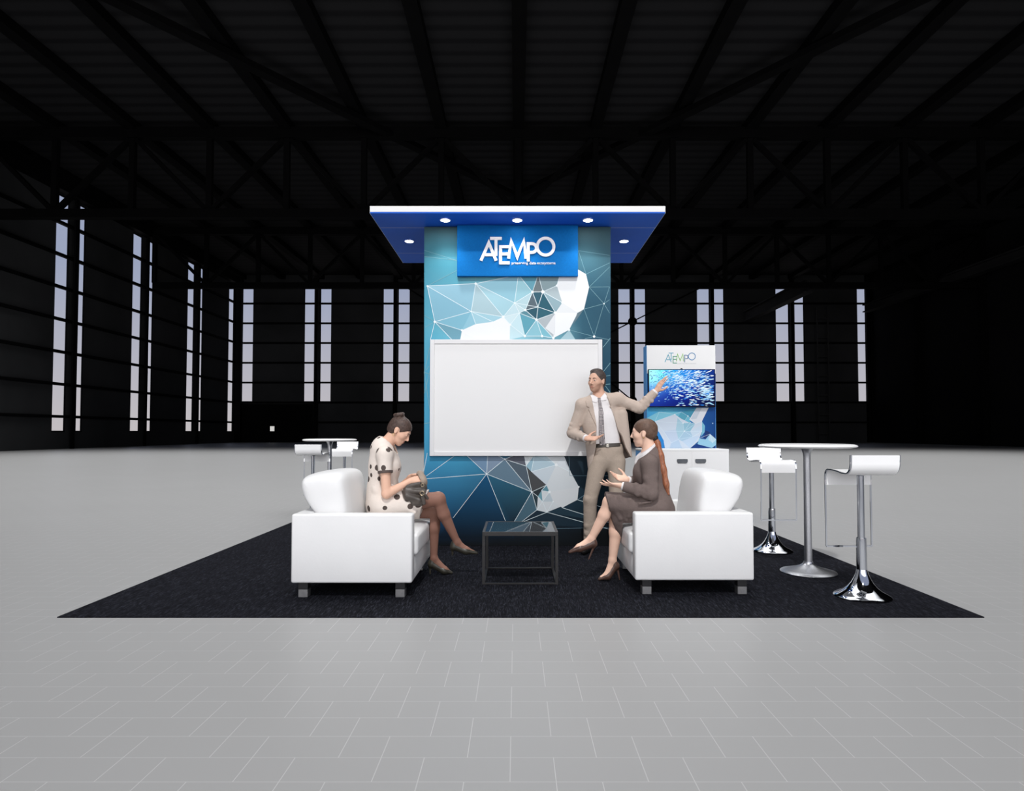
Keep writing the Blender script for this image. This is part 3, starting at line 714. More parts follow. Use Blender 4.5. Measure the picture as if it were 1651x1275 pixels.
def bar_stool(label):
    """seat front looks along -Y, lip (low back) at +Y"""
    t = thing('bar_stool', label, 'bar stool', (0, 0, 0), 'chrome bar stools with white seats')
    # bent seat shell, profile in (y, z)
    pr = []
    def arc(cy, cz, r, a0, a1, n=8):
        for k in range(n + 1):
            a_ = math.radians(a0 + (a1 - a0) * k / n); pr.append((cy + r * math.cos(a_), cz + r * math.sin(a_)))
    pr.append((.224, 1.045)); pr.append((.220, .995))
    arc(.145, .985, .075, 0, -82, 10)
    pr.append((.10, .912)); pr.append((.02, .922)); pr.append((-.06, .928))
    arc(-.105, .873, .055, 80, 180, 10)
    pr.append((-.161, .845)); pr.append((-.160, .805))
    W2, T = .168, .012
    bm = bmesh.new(); top, bot = [], []
    for i, (y, z) in enumerate(pr):
        p0, p1 = pr[max(0, i - 1)], pr[min(len(pr) - 1, i + 1)]
        d = Vector((p1[0] - p0[0], p1[1] - p0[1])).normalized(); n_ = Vector((-d.y, d.x))
        top.append((y, z)); bot.append((y + n_.x * T, z + n_.y * T))
    def ring(y, z): return bm.verts.new((-W2, y, z)), bm.verts.new((W2, y, z))
    tv = [ring(*p) for p in top]; bv = [ring(*p) for p in bot]
    for i in range(len(pr) - 1):
        bm.faces.new((tv[i][0], tv[i][1], tv[i + 1][1], tv[i + 1][0])); bm.faces.new((bv[i][0], bv[i + 1][0], bv[i + 1][1], bv[i][1]))
        bm.faces.new((tv[i][0], tv[i + 1][0], bv[i + 1][0], bv[i][0])); bm.faces.new((tv[i][1], bv[i][1], bv[i + 1][1], tv[i + 1][1]))
    bm.faces.new((tv[0][0], bv[0][0], bv[0][1], tv[0][1])); bm.faces.new((tv[-1][0], tv[-1][1], bv[-1][1], bv[-1][0]))
    bmobj('seat', bm, white_gloss, t, angle=35)
    # flat chrome band along both edges, running down into the foot rest loop
    bm = bmesh.new()
    edge = [(y, z) for y, z in pr] + [(-.160, .75), (-.158, .36), (-.158, .337)]
    for sx_ in (-1, 1):
        x = sx_ * (W2 + .006)
        for (y0, z0), (y1, z1) in zip(edge, edge[1:]): bar(bm, (x, y0, z0), (x, y1, z1), .007, .012, up=(1, 0, 0))
    bar(bm, (-W2 - .006, -.158, .337), (W2 + .006, -.158, .337), .010, .012)
    bmobj('footrest_frame', bm, chrome, t)
    bm = bmesh.new(); lathe(bm, [(.0, .43), (.025, .43), (.025, .885), (.05, .897), (.06, .899), (.0, .8995)], (0, .02, 0), 28); bmobj('gas_lift', bm, chrome, t, angle=40)
    bm = bmesh.new(); lathe(bm, [(.0, .20), (.036, .20), (.035, .40), (.033, .4295), (0, .4297)], (0, .02, 0), 28); bmobj('pole', bm, chrome, t, angle=40)
    bm = bmesh.new(); lathe(bm, [(0, .0005), (.192, .0005), (.196, .006), (.19, .014), (.165, .026), (.13, .045), (.10, .07), (.075, .102), (.055, .14), (.042, .172), (.036, .1995), (0, .1998)], (0, .02, 0), 56); bmobj('base', bm, chrome, t, angle=60)
    bm = bmesh.new(); box(bm, (-.10, -.10, .9005), (.10, .10, .9085)); bmobj('seat_plate', bm, chrome, t)
    return t
sA = gnd(1246.5, 890); sB = gnd(1388, 962)
s0 = bar_stool('white bar stool with chrome trumpet base standing between the right armchair and its bar table')
s0.location = (sA.x, sA.y, .008)
copy_tree(s0, (sB.x, sB.y, .008), math.pi, 'white bar stool at the front right corner of the carpet, its low back towards us')
copy_tree(s0, (at(555, 720, 10.8).x, 10.8, .008), 0, 'white bar stool behind the back left bar table, facing us')
copy_tree(s0, (at(505.5, 720, 8.7).x, 8.7, .008), math.pi, 'white bar stool in front of the back left bar table, its low back towards us')

# ------------------------------------------------------------------ kiosk with television and cabinet
KY = 9.28
k0, k1 = at(1043, 640, KY).x, at(1154, 640, KY).x
kz1 = at(1100, 556.5, KY).z
zc_t = at(1100, 722.5, KY).z
kiosk = thing('kiosk_panel', 'upright display panel with white header and blue print behind the television', 'display panel', ((k0 + k1) / 2, KY + .1, 0))
bm = bmesh.new(); box(bm, (k0, KY + .003, .008), (k1, KY + .235, kz1), 0); bmobj('panel_body', bm, blue_side, kiosk)
zh = at(1100, 602, KY).z
bm = bmesh.new(); box(bm, (k0 + .002, KY - .002, zh), (k1 - .001, KY + .002, kz1 - .001)); hd = bmobj('header_board', bm, white_matte, kiosk)
kz = lambda u, v: (1030 + u / 6.889, 550 + v / 6.889)
K = Print(KY, 'printed_front')
xs = [1043.3, 1075, 1110, 1135, 1153.8]; ys = [602.3, 640, 662, 690, 722.3]
K.grid(xs, ys, [[C(*c) for c in r] for r in ([(18, 60, 130)] * 5, [(25, 90, 160)] * 5, [(70, 165, 215), (90, 180, 215), (60, 140, 190), (20, 80, 150), (14, 70, 140)], [(60, 150, 220), (80, 160, 215), (60, 140, 195), (14, 78, 150), (10, 66, 130)], [(40, 130, 215), (50, 140, 215), (30, 100, 170), (16, 60, 125), (14, 52, 110)])])
def kp(pts, col, k=1.0): K.poly([kz(*p) for p in pts], C(*col, k))
kp([(75, 860), (215, 785), (640, 785), (560, 905), (470, 860), (400, 812), (180, 890)], (112, 190, 214)); kp([(215, 785), (400, 812), (180, 890), (75, 860)], (130, 200, 222)); kp([(470, 785), (640, 740), (600, 880), (545, 830)], (70, 150, 180)); kp([(430, 850), (470, 785), (545, 830), (490, 910)], (88, 168, 192))
kp([(75, 890), (178, 890), (178, 960), (225, 1010), (275, 1100), (290, 1188), (75, 1188)], (40, 132, 205))
kp([(180, 890), (400, 812), (470, 860), (560, 905), (625, 918), (700, 890), (700, 1000), (660, 1110), (570, 1188), (290, 1188), (275, 1100), (225, 1010), (178, 960)], (212, 224, 238), .95)
kp([(430, 850), (490, 910), (505, 1000), (440, 1090), (412, 980)], (172, 208, 224)); kp([(490, 910), (570, 905), (625, 918), (570, 1000), (505, 1000)], (150, 196, 216)); kp([(505, 1000), (570, 1000), (600, 1060), (480, 1110), (440, 1090)], (170, 202, 224)); kp([(275, 1000), (412, 980), (440, 1090), (360, 1130)], (196, 212, 232)); kp([(360, 1130), (440, 1090), (480, 1188), (340, 1188)], (186, 208, 230)); kp([(570, 1000), (700, 930), (700, 1000), (600, 1060)], (200, 218, 234)); kp([(600, 1060), (680, 1050), (570, 1188), (480, 1110)], (194, 214, 234))
kp([(560, 870), (640, 738), (775, 738), (700, 890), (625, 918)], (228, 232, 240), .95); kp([(640, 738), (700, 738), (640, 860), (575, 868)], (198, 208, 220))
kp([(700, 890), (735, 940), (730, 1010), (690, 1060), (700, 1000)], (120, 185, 210)); kp([(740, 990), (790, 1010), (770, 1090), (720, 1070)], (22, 52, 110)); kp([(790, 1030), (860, 1090), (860, 1150), (810, 1185), (650, 1150), (670, 1080), (740, 1090)], (150, 200, 224)); kp([(790, 1030), (860, 1090), (820, 1130), (770, 1095)], (190, 218, 232)); kp([(570, 1188), (640, 1140), (810, 1185), (810, 1188)], (18, 60, 130))
kn = [(180, 890), (400, 812), (490, 910), (570, 905), (625, 918), (505, 1000), (700, 890), (545, 830), (440, 1090), (600, 1060), (275, 1000), (360, 1130), (700, 1000), (790, 1030), (670, 1080), (225, 785), (470, 785), (820, 1130)]
for i, j in ((0, 1), (0, 2), (1, 2), (2, 3), (3, 4), (2, 5), (3, 5), (4, 5), (4, 6), (5, 8), (5, 9), (5, 12), (9, 12), (8, 11), (10, 11), (0, 10), (10, 5), (2, 7), (7, 4), (7, 16), (15, 0), (15, 1), (16, 1), (12, 14), (14, 13), (13, 17), (8, 9), (6, 12)): K.line(kz(*kn[i]), kz(*kn[j]), .3, C(225, 240, 248))
for i in (2, 3, 5, 7, 1): K.dot(kz(*kn[i]), .9, C(240, 246, 250))
K.dot(kz(820, 912), .9, C(190, 215, 235))
K.done(print_mat, kiosk)
cols = [mat('logo light blue', lin((80, 165, 190)), .5, noise=(5, .02)), mat('logo teal green', lin((50, 150, 120)), .5, noise=(5, .02)), mat('logo lime green', lin((125, 190, 85)), .5, noise=(5, .02)), mat('logo deep blue', lin((40, 95, 150)), .5, noise=(5, .02)), mat('logo mid blue', lin((70, 135, 185)), .5, noise=(5, .02))]
bm = bmesh.new()
LK = lambda p: at(1071.2 + (p[0] - 150) * 50.8 / 1340, 568 + (p[1] - 135) * 18.3 / 490, KY)
for s, cl, mi, off in wordmark(None, None, None, 30, [0, 1, 2, 3, 4]):
    stroke(bm, s, 30, lambda p: Vector((LK(p).x, KY - .0025, LK(p).z)), (0, -1, 0), .001 + off * .5, cl, mi)
bmobj('lettering', bm, cols, kiosk)
t0, t1 = at(1092.3, 586.9, KY), at(1122.3, 585.2, KY)
text_mesh('tagline', 'preserving data ecosystems', t0.x, t0.z, t1.x - t0.x, t1.z - t0.z, KY - .0025, mat('pale grey lettering', (.42, .44, .48), .5, noise=(5, .02)), kiosk, .0005)

# television
VY = KY - .085
v0, v1 = at(1045.6, 620, VY).x, at(1153.3, 620, VY).x
vz0, vz1 = at(1100, 656, VY).z, at(1100, 595, VY).z
tv = thing('television', 'wide television showing a shoal of fish in blue water', 'television', ((v0 + v1) / 2, VY, vz0))
bm = bmesh.new(); box(bm, (v0, VY, vz0), (v1, VY + .045, vz1), .003, 1); box(bm, (v0 + .25, VY + .045, vz0 + .1), (v1 - .25, KY - .003, vz1 - .1)); box(bm, ((v0 + v1) / 2 - .012, VY + .005, vz1 - .001), ((v0 + v1) / 2 + .012, VY + .03, vz1 + .012), .002, 1); bmobj('bezel', bm, mat('black plastic bezel', (.003, .004, .008), .5, spec=.1, noise=(20, .1)), tv)
S = Print(VY - .001, 'screen')
bw = .009
def E(c): return lin(c)
N_, M_ = 24, 14
def scol(u, v):
    g1 = math.exp(-(((u - .02) / .28) ** 2 + ((v - .12) / .55) ** 2))
    g2 = math.exp(-(((u - .45) / .45) ** 2 + ((v - .1) / .35) ** 2))
    base = np.array([2, 40, 190]) * (1 - .55 * v * u) 
    c = base * (1 - .5 * max(0, v - .55)) + g1 * np.array([165, 190, 62]) + g2 * np.array([20, 110, 60])
    if u > .6: c = c * (1 - .35 * (u - .6) / .4)
    return E(np.clip(c, 0, 250))
gx = [v0 + bw + (v1 - v0 - 2 * bw) * i / N_ for i in range(N_ + 1)]; gz = [vz1 - bw - (vz1 - vz0 - 2 * bw) * j / M_ for j in range(M_ + 1)]
sy = VY - .0008
for j in range(M_):
    for i in range(N_):
        cc = [scol(i / N_, j / M_), scol((i + 1) / N_, j / M_), scol((i + 1) / N_, (j + 1) / M_), scol(i / N_, (j + 1) / M_)]
        S.face([Vector((gx[i], sy, gz[j])), Vector((gx[i + 1], sy, gz[j])), Vector((gx[i + 1], sy, gz[j + 1])), Vector((gx[i], sy, gz[j + 1]))], cc, 0, raw=True)
rnd = random.Random(5); SW, SH = v1 - v0 - 2 * bw, vz1 - vz0 - 2 * bw
def fish(u, v, L, ang, col, k):
    cx_, cz_ = gx[0] + u * SW, gz[0] - v * SH
    ca, sa = math.cos(ang), math.sin(ang); y = sy - .0004 - k * .0000004
    pts = [(-.5, .04), (-.62, .1), (-.6, -.1), (-.5, -.04), (-.2, -.13), (.15, -.14), (.42, -.07), (.5, 0), (.42, .06), (.15, .13), (-.2, .12)]
    P_ = [Vector((cx_ + (p * ca - q_ * sa) * L, y, cz_ + (p * sa + q_ * ca) * L)) for p, q_ in [(p_, q__ * .8) for p_, q__ in pts]]
    if all(gx[0] < p.x < gx[-1] and gz[-1] < p.z < gz[0] for p in P_): S.face(P_, col, 0, raw=True)
k = 0
for _ in range(1500):       # small distant fish
    u, v = rnd.random(), rnd.random()
    dens = math.exp(-(((u - .38) / .26) ** 2 + ((v - .3) / .4) ** 2)) + .6 * math.exp(-(((u - .2) / .2) ** 2 + ((v - .22) / .2) ** 2))
    if rnd.random() > dens: continue
    k += 1; br = rnd.random(); col = E((60 + 150 * br, 140 + 110 * br, 225 + 30 * br)) if rnd.random() < .68 else E((4, 50, 150)); fish(u, v, .018 + .016 * rnd.random(), .5 + .5 * rnd.gauss(0, 1), col, k)
for _ in range(1000):       # nearer, bright fish sweeping to the right
    u, v = .2 + .8 * rnd.random(), rnd.random()
    band = math.exp(-((v - (.12 + .75 * max(0, u - .35))) / .30) ** 2)
    if u < .38 and v > .5: continue
    if rnd.random() > .25 + .75 * band: continue
    k += 1; br = rnd.random(); col = E((150 + 105 * br, 215 + 40 * br, 255)) if rnd.random() < .75 else E((40, 130, 225)); fish(u, v, .022 + .05 * rnd.random() * (0.4 + u * .7), .28 - .35 * v + .16 * rnd.gauss(0, 1), col, k)
S.done(attr_mat('lit screen', 'print', .5, emit=True, spec=.04, estr=1.05), tv)

# cabinet
BY = 8.78
b0, b1 = at(1036, 760, BY).x, at(1175.5, 760, BY).x
cab = thing('storage_cabinet', 'white two door cabinet with blue sides standing below the television', 'cabinet', ((b0 + b1) / 2, (BY + KY) / 2, .008))
bm = bmesh.new(); box(bm, (b0, BY + .021, .0085), (b1, KY - .006, zc_t - .026)); bmobj('carcass', bm, blue_side, cab)
bm = bmesh.new(); box(bm, (b0 - .002, BY, zc_t - .0255), (b1 + .002, KY - .006, zc_t), .002, 1); bmobj('counter_top', bm, white_matte, cab)
bm_ = at(1115.5, 743, BY).x
for (xa, xb, hx) in ((b0 + .001, bm_ - .0005, 1100), (bm_ + .0005, b1 - .001, 1129.5)):
    bm = bmesh.new(); box(bm, (xa, BY + .001, .03), (xb, BY + .020, zc_t - .0262), .0005, 1); d = bmobj('door', bm, white_matte, cab)
    h0, h1 = at(hx - 8.5, 746.5, BY), at(hx + 8.5, 740, BY)
    bm = bmesh.new()
    w_, h_ = h1.x - h0.x, h1.z - h0.z
    prism(bm, [Vector((h0.x, BY + .0005, h1.z)), Vector((h1.x, BY + .0005, h1.z)), Vector((h1.x, BY + .0005, h0.z + h_ * .35)), Vector((h1.x - w_ * .1, BY + .0005, h0.z)), Vector((h0.x + w_ * .1, BY + .0005, h0.z)), Vector((h0.x, BY + .0005, h0.z + h_ * .35))], (0, -1, 0), .016)
    bmesh.ops.bevel(bm, geom=bm.edges[:], offset=.004, segments=2, affect='EDGES')
    bmobj('handle', bm, mat('dark grey cup pull', (.11, .12, .135), .35, .6, noise=(20, .1)), d)

# ------------------------------------------------------------------ light: added fill above the hall, added fill from behind the camera
def area(name, loc, rot, sx_, sy_, power, spread, col=(1, 1, 1)):
    ld = bpy.data.lights.new(name, 'AREA'); ld.shape = 'RECTANGLE'; ld.size = sx_; ld.size_y = sy_; ld.energy = power; ld.spread = math.radians(spread); ld.color = col
    o = bpy.data.objects.new(name, ld); COL.objects.link(o); o.location = loc; o.rotation_euler = rot
    return o
area('overhead_fill', (0, 23.5, 12.8), (0, 0, 0), 61, 37, 8500, 95)  # unseen oversized area light, added to brighten floor and booth from above
area('behind_camera_fill', (0, -24, 8.5), (math.radians(88), 0, 0), 60, 16, 3900, 150, (1, .985, .955))  # unseen area light, added to brighten the surfaces that face the camera
ld = bpy.data.lights.new('front_truss_lamp', 'SPOT'); lo = bpy.data.objects.new('front_truss_lamp', ld); COL.objects.link(lo)
lo.location = (0.2, -3.4, 11.2); lo.rotation_euler = (Vector((0.2, 6.4, .9)) - lo.location).to_track_quat('-Z', 'Y').to_euler()
ld.energy = 4300; ld.spot_size = math.radians(78); ld.spot_blend = 1.0; ld.shadow_soft_size = .22; ld.color = (1, .985, .96)
SC.view_settings.view_transform = 'Standard'; SC.view_settings.look = 'None'
SC.view_settings.exposure = 0.0; SC.view_settings.gamma = 1.0; SC.view_settings.use_curve_mapping = False

SC.cycles.sample_clamp_indirect = 4.0
# ================================================================== people: surfaces grown from smooth blended limbs
V = lambda *a: np.array(a, np.float64)
def nrm(v): v = np.asarray(v, float); return v / np.linalg.norm(v)
ss = lambda t: np.clip(t, 0, 1) ** 2 * (3 - 2 * np.clip(t, 0, 1))
class Cone:
    def __init__(s, a, b, ra, rb, k=.02, sq=None, fa=None, fb=None):
        s.a, s.b, s.ra, s.rb, s.k, s.sq = np.asarray(a, float), np.asarray(b, float), ra, rb, k, sq
        s.fa, s.fb = fa, fb                     # flat cut normals at the ends
    def box(s):
        r = max(s.ra, s.rb); return np.minimum(s.a, s.b) - r, np.maximum(s.a, s.b) + r
    def d(s, x, y, z):
        a, b = s.a, s.b; qx, qy, qz = x - a[0], y - a[1], z - a[2]; ba = b - a; f = 1.0
        if s.sq is not None:
            n, c = s.sq; n = nrm(n); g = 1 / c - 1
            dn = qx * n[0] + qy * n[1] + qz * n[2]
            qx = qx + g * dn * n[0]; qy = qy + g * dn * n[1]; qz = qz + g * dn * n[2]
            ba = ba + g * ba.dot(n) * n; f = c
        L = max(ba.dot(ba), 1e-12)
        t = np.clip((qx * ba[0] + qy * ba[1] + qz * ba[2]) / L, 0, 1)
        d = (np.sqrt((qx - t * ba[0]) ** 2 + (qy - t * ba[1]) ** 2 + (qz - t * ba[2]) ** 2) - (s.ra + (s.rb - s.ra) * t)) * f
        ax = nrm(s.b - s.a) if L > 1e-10 else None
        if s.fa is not None:
            n = -ax if s.fa is True else nrm(s.fa)
            d = np.maximum(d, (x - s.a[0]) * n[0] + (y - s.a[1]) * n[1] + (z - s.a[2]) * n[2])
        if s.fb is not None:
            n = ax if s.fb is True else nrm(s.fb)
            d = np.maximum(d, (x - s.b[0]) * n[0] + (y - s.b[1]) * n[1] + (z - s.b[2]) * n[2])
        return d
class Ell:
    def __init__(s, c, r, R=None, k=.02):
        s.c, s.r, s.R, s.k = np.asarray(c, float), np.asarray(r, float), np.eye(3) if R is None else np.asarray(R, float), k
    def box(s):
        m = s.r.max(); return s.c - m, s.c + m
    def d(s, x, y, z):
        q = [x - s.c[0], y - s.c[1], z - s.c[2]]
        l = [sum(q[i] * s.R[i, j] for i in range(3)) / s.r[j] for j in range(3)]
        k0 = np.sqrt(l[0] ** 2 + l[1] ** 2 + l[2] ** 2)
        k1 = np.sqrt((l[0] / s.r[0]) ** 2 + (l[1] / s.r[1]) ** 2 + (l[2] / s.r[2]) ** 2) + 1e-9
        return k0 * (k0 - 1) / k1
class Field:
    def __init__(s, prims, h=.005, pad=.03, sub=(), lo=None, hi=None):
        bl = np.min([p.box()[0] for p in prims], 0) - pad; bh = np.max([p.box()[1] for p in prims], 0) + pad
        if lo is not None: bl = np.maximum(bl, lo)
        if hi is not None: bh = np.minimum(bh, hi)
        s.h = h; s.ax = [np.arange(bl[i], bh[i] + h, h, dtype=np.float32) for i in range(3)]
        s.D = np.full([len(a) for a in s.ax], .25, np.float32)
        for p in prims: s.add(p)
    def sl(s, lo, hi):
        return tuple(slice(max(0, int((lo[i] - s.ax[i][0]) / s.h)), max(0, int((hi[i] - s.ax[i][0]) / s.h) + 2)) for i in range(3))
    def co(s, S): return s.ax[0][S[0]][:, None, None], s.ax[1][S[1]][None, :, None], s.ax[2][S[2]][None, None, :]
    def add(s, p):
        lo, hi = p.box(); m = .03 + p.k; S = s.sl(lo - m, hi + m); B = s.D[S]
        if B.size == 0: return
        d = p.d(*s.co(S)).astype(np.float32)
        if p.k > 0:
            hh = np.clip(.5 + .5 * (B - d) / p.k, 0, 1); s.D[S] = B + (d - B) * hh - p.k * hh * (1 - hh)
        else: s.D[S] = np.minimum(B, d)
    def cut(s, p, k=.004):
        lo, hi = p.box(); m = .02 + k; S = s.sl(lo - m, hi + m); B = s.D[S]
        if B.size == 0: return
        d = -p.d(*s.co(S)).astype(np.float32)
        hh = np.clip(.5 - .5 * (B - d) / k, 0, 1); s.D[S] = B + (d - B) * hh + k * hh * (1 - hh)
    def all(s): return s.co((slice(None),) * 3)
    def clip(s, fn):
        """keep only where fn < 0"""
        s.D = np.maximum(s.D, fn(*s.all()).astype(np.float32)); return s
    def half(s, p, n):
        n = nrm(n); return s.clip(lambda x, y, z: (x - p[0]) * n[0] + (y - p[1]) * n[1] + (z - p[2]) * n[2])
    def poly(s, pts):
        """signed distance (negative inside) of a polygon given in X,Z, as an array over the grid"""
        x, z = s.ax[0][:, None].astype(np.float64), s.ax[2][None, :].astype(np.float64); n = len(pts)
        d = np.full((x.shape[0], z.shape[1]), 1e9); ins = np.zeros(d.shape, bool)
        for i in range(n):
            ax, az = pts[i]; bx_, bz = pts[(i + 1) % n]; ex, ez = bx_ - ax, bz - az; L = ex * ex + ez * ez + 1e-12
            t = np.clip(((x - ax) * ex + (z - az) * ez) / L, 0, 1)
            d = np.minimum(d, np.hypot(x - ax - t * ex, z - az - t * ez))
            c = ((az > z) != (bz > z)); xx = ax + (z - az) * ex / (ez if abs(ez) > 1e-12 else 1e-12)
            ins ^= c & (x < xx)
        return np.where(ins, -d, d).astype(np.float32)[:, None, :]
    def copy(s):
        f = Field.__new__(Field); f.h, f.ax, f.D = s.h, s.ax, s.D.copy(); return f
    def mesh(s, name, smooth=1):
        D = s.D.copy()
        for i in range(3):
            sl = [slice(None)] * 3
            for e in (0, -1):
                sl[i] = e; D[tuple(sl)] = np.maximum(D[tuple(sl)], .001)
        S = D < 0
        cnt = np.zeros([n - 1 for n in D.shape], np.uint8)
        offs = [(i, j, k) for i in (0, 1) for j in (0, 1) for k in (0, 1)]
        n0, n1, n2 = D.shape
        for (i, j, k) in offs: cnt += S[i:n0 - 1 + i, j:n1 - 1 + j, k:n2 - 1 + k]
        act = np.argwhere((cnt > 0) & (cnt < 8))
        ids = np.full(cnt.shape, -1, np.int32); ids[tuple(act.T)] = np.arange(len(act))
        val = np.stack([D[act[:, 0] + o[0], act[:, 1] + o[1], act[:, 2] + o[2]] for o in offs], 1)
        acc = np.zeros((len(act), 3)); num = np.zeros(len(act))
        for p in range(8):
            for q in range(p + 1, 8):
                dlt = np.array(offs[q]) - np.array(offs[p])
                if np.abs(dlt).sum() != 1: continue
                va, vb = val[:, p], val[:, q]; m = (va < 0) != (vb < 0)
                t = np.where(m, va / np.where(m, va - vb, 1), 0)
                acc += np.where(m[:, None], np.array(offs[p])[None] + t[:, None] * dlt[None], 0); num += m
        co = act + acc / num[:, None]
        P = np.stack([s.ax[i][0] + co[:, i] * s.h for i in range(3)], 1)
        quads = []
        for axn in range(3):
            sa = [slice(None)] * 3; sb = [slice(None)] * 3; sa[axn] = slice(0, -1); sb[axn] = slice(1, None)
            A_, B_ = S[tuple(sa)], S[tuple(sb)]
            e = np.argwhere(A_ != B_)
            u, v = [(1, 2), (2, 0), (0, 1)][axn]
            e = e[(e[:, u] > 0) & (e[:, v] > 0) & (e[:, u] < D.shape[u] - 1) & (e[:, v] < D.shape[v] - 1)]
            fl = A_[tuple(e.T)]
            def cell(du, dv):
                c = e.copy(); c[:, u] += du; c[:, v] += dv; return ids[tuple(c.T)]
            q = np.stack([cell(-1, -1), cell(0, -1), cell(0, 0), cell(-1, 0)], 1)
            q[~fl] = q[~fl][:, ::-1]; quads.append(q)
        Q = np.concatenate(quads); Q = Q[(Q >= 0).all(1)]
        for _ in range(smooth):                      # one light relaxation takes the grid's stair steps away
            sm = np.zeros_like(P); c = np.zeros(len(P))
            for i in range(4):
                np.add.at(sm, Q[:, i], P[Q[:, (i + 1) % 4]] + P[Q[:, (i + 3) % 4]]); np.add.at(c, Q[:, i], 2)
            P = P * .45 + .55 * sm / np.maximum(c, 1)[:, None]
        me = bpy.data.meshes.new(name)
        me.vertices.add(len(P)); me.vertices.foreach_set('co', P.astype(np.float32).ravel())
        me.loops.add(Q.size); me.loops.foreach_set('vertex_index', Q.astype(np.int32).ravel())
        me.polygons.add(len(Q)); me.polygons.foreach_set('loop_start', np.arange(0, Q.size, 4, dtype=np.int32))
        me.polygons.foreach_set('use_smooth', np.ones(len(Q), bool))
        me.update(calc_edges=True)
        s.fc = P[Q].mean(1); s.P = P
        return me
    def body(s, m, parent, H, sk, lip, tint=None, smooth=1):
        """the body with its own colouring: skin, lips, and what tint(points, colours) adds"""
        me = s.mesh('body', smooth); o = link('body', me, m, parent)
        col = np.tile(np.array(sk, float), (len(s.P), 1)); l = H.local(s.P); ax, y, z = np.abs(l[:, 0]), l[:, 1], l[:, 2]
        if tint is not None: col = tint(s.P, l, col)
        mk = ss((.021 - ax) / .007) * ss((.0115 - np.abs(z + .0615) - .30 * ax) / .004) * (y > .065) * (np.abs(z) < .2) * .8
        col = col * (1 - mk[:, None]) + np.array(lip) * mk[:, None]
        at_ = me.attributes.new('tone', 'FLOAT_COLOR', 'POINT'); at_.data.foreach_set('color', np.concatenate([col, np.ones((len(col), 1))], 1).astype(np.float32).ravel())
        return o
    def obj(s, name, m, parent, paint=None, smooth=1):
        me = s.mesh(name, smooth)
        o = link(name, me, m, parent)
        if paint is not None:
            mi = paint(s.fc); me.polygons.foreach_set('material_index', mi.astype(np.int32)); me.update()
        return o

def frame(f, u):
    """columns: right, forward, up"""
    f = nrm(f); u = np.asarray(u, float); u = nrm(u - u.dot(f) * f); r = np.cross(f, u); return np.stack([r, f, u], 1)
class Head:
    def __init__(s, c, f, u, sc=1.0, fem=False):
        s.c, s.R, s.sc, s.fem = np.asarray(c, float), frame(f, u), sc, fem
    def w(s, x, y, z): return s.c + s.R @ (np.array([x, y, z]) * s.sc)
    def prims(s):
        w, sc, R = s.w, s.sc, s.R; P = []; fm = s.fem
        E_ = lambda c, r, k=.02: P.append(Ell(w(*c), np.array(r) * sc, R, k))
        Cn = lambda a, b, ra, rb, k=.01: P.append(Cone(w(*a), w(*b), ra * sc, rb * sc, k))
        E_((0, -.012, .026), (.072, .094, .086)); E_((0, .026, -.03), (.056 if fm else .059, .062, .078), .03)
        E_((0, .034, -.074), (.040 if fm else .046, .046, .036), .02); E_((0, .062, -.098), (.018 if fm else .022, .017, .015), .02)
        E_((.036, .050, -.022), (.026, .026, .024), .02); E_((-.036, .050, -.022), (.026, .026, .024), .02)
        Cn((-.032, .070, .024), (.032, .070, .024), .013, .013, .015)
        Cn((0, .084, .012), (0, .104 if fm else .108, -.026), .008, .0105, .008)
        Cn((-.011, .090, -.032), (.011, .090, -.032), .0075, .0075, .006)
        for sx_ in (-1, 1):
            E_((sx_ * .031, .0735, .004), (.0135, .0125, .0105), .003)
            P.append(Ell(w(sx_ * .074, -.012, -.004), np.array((.010, .019, .031)) * sc, R @ np.array([[1, 0, 0], [0, .97, -.25], [0, .25, .97]]), .006))
            P.append(Ell(w(sx_ * .078, -.008, -.026), np.array((.008, .010, .012)) * sc, R, .006))
        Cn((-.019, .082, -.056), (.019, .082, -.056), .0055, .0055, .005); Cn((-.015, .082, -.066), (.015, .082, -.066), .0068, .0068, .004)
        return P
    def local(s, p): return (p - s.c) @ s.R / s.sc
    def face(s, body, parent, hair_m, brow_r=.0030, lid=1.0):
        """eyes and eyebrows set on the face of the finished body"""
        from mathutils.bvhtree import BVHTree
        me = body.data; bv = BVHTree.FromPolygons([v.co for v in me.vertices], [tuple(p.vertices) for p in me.polygons])
        def surf(x, z):
            o = s.w(x, .16, z); h = bv.ray_cast(Vector(o), Vector(-s.R[:, 1]), .2)
            return np.array(h[0]) if h[0] is not None else s.w(x, .08, z)
        def blob(name, c, r, m, par):
            bm = bmesh.new(); bmesh.ops.create_uvsphere(bm, u_segments=14, v_segments=10, radius=1)
            for v in bm.verts: v.co = Vector(c + s.R @ (np.array(v.co) * np.array(r) * s.sc))
            return bmobj(name, bm, m, par, True)
        for sx_ in (-1, 1):
            c = surf(sx_ * .031, .004); f = s.R[:, 1]
            e = blob('eye', c - f * .0030, (.0115, .0042, .0044 * lid), eye_w, parent)
            blob('iris', c + f * .0006 + s.R[:, 0] * 0, (.0045, .0014, .0042 * lid), dark_m, e)
            pts = [surf(sx_ * x, z) + f * .0004 for x, z in ((.012, .0225), (.022, .0265), (.033, .0280), (.045, .0245))]
            bm = bmesh.new(); tube(bm, pts, [brow_r, brow_r * 1.15, brow_r, brow_r * .5], 8); bmobj('eyebrow', bm, hair_m, parent, True)

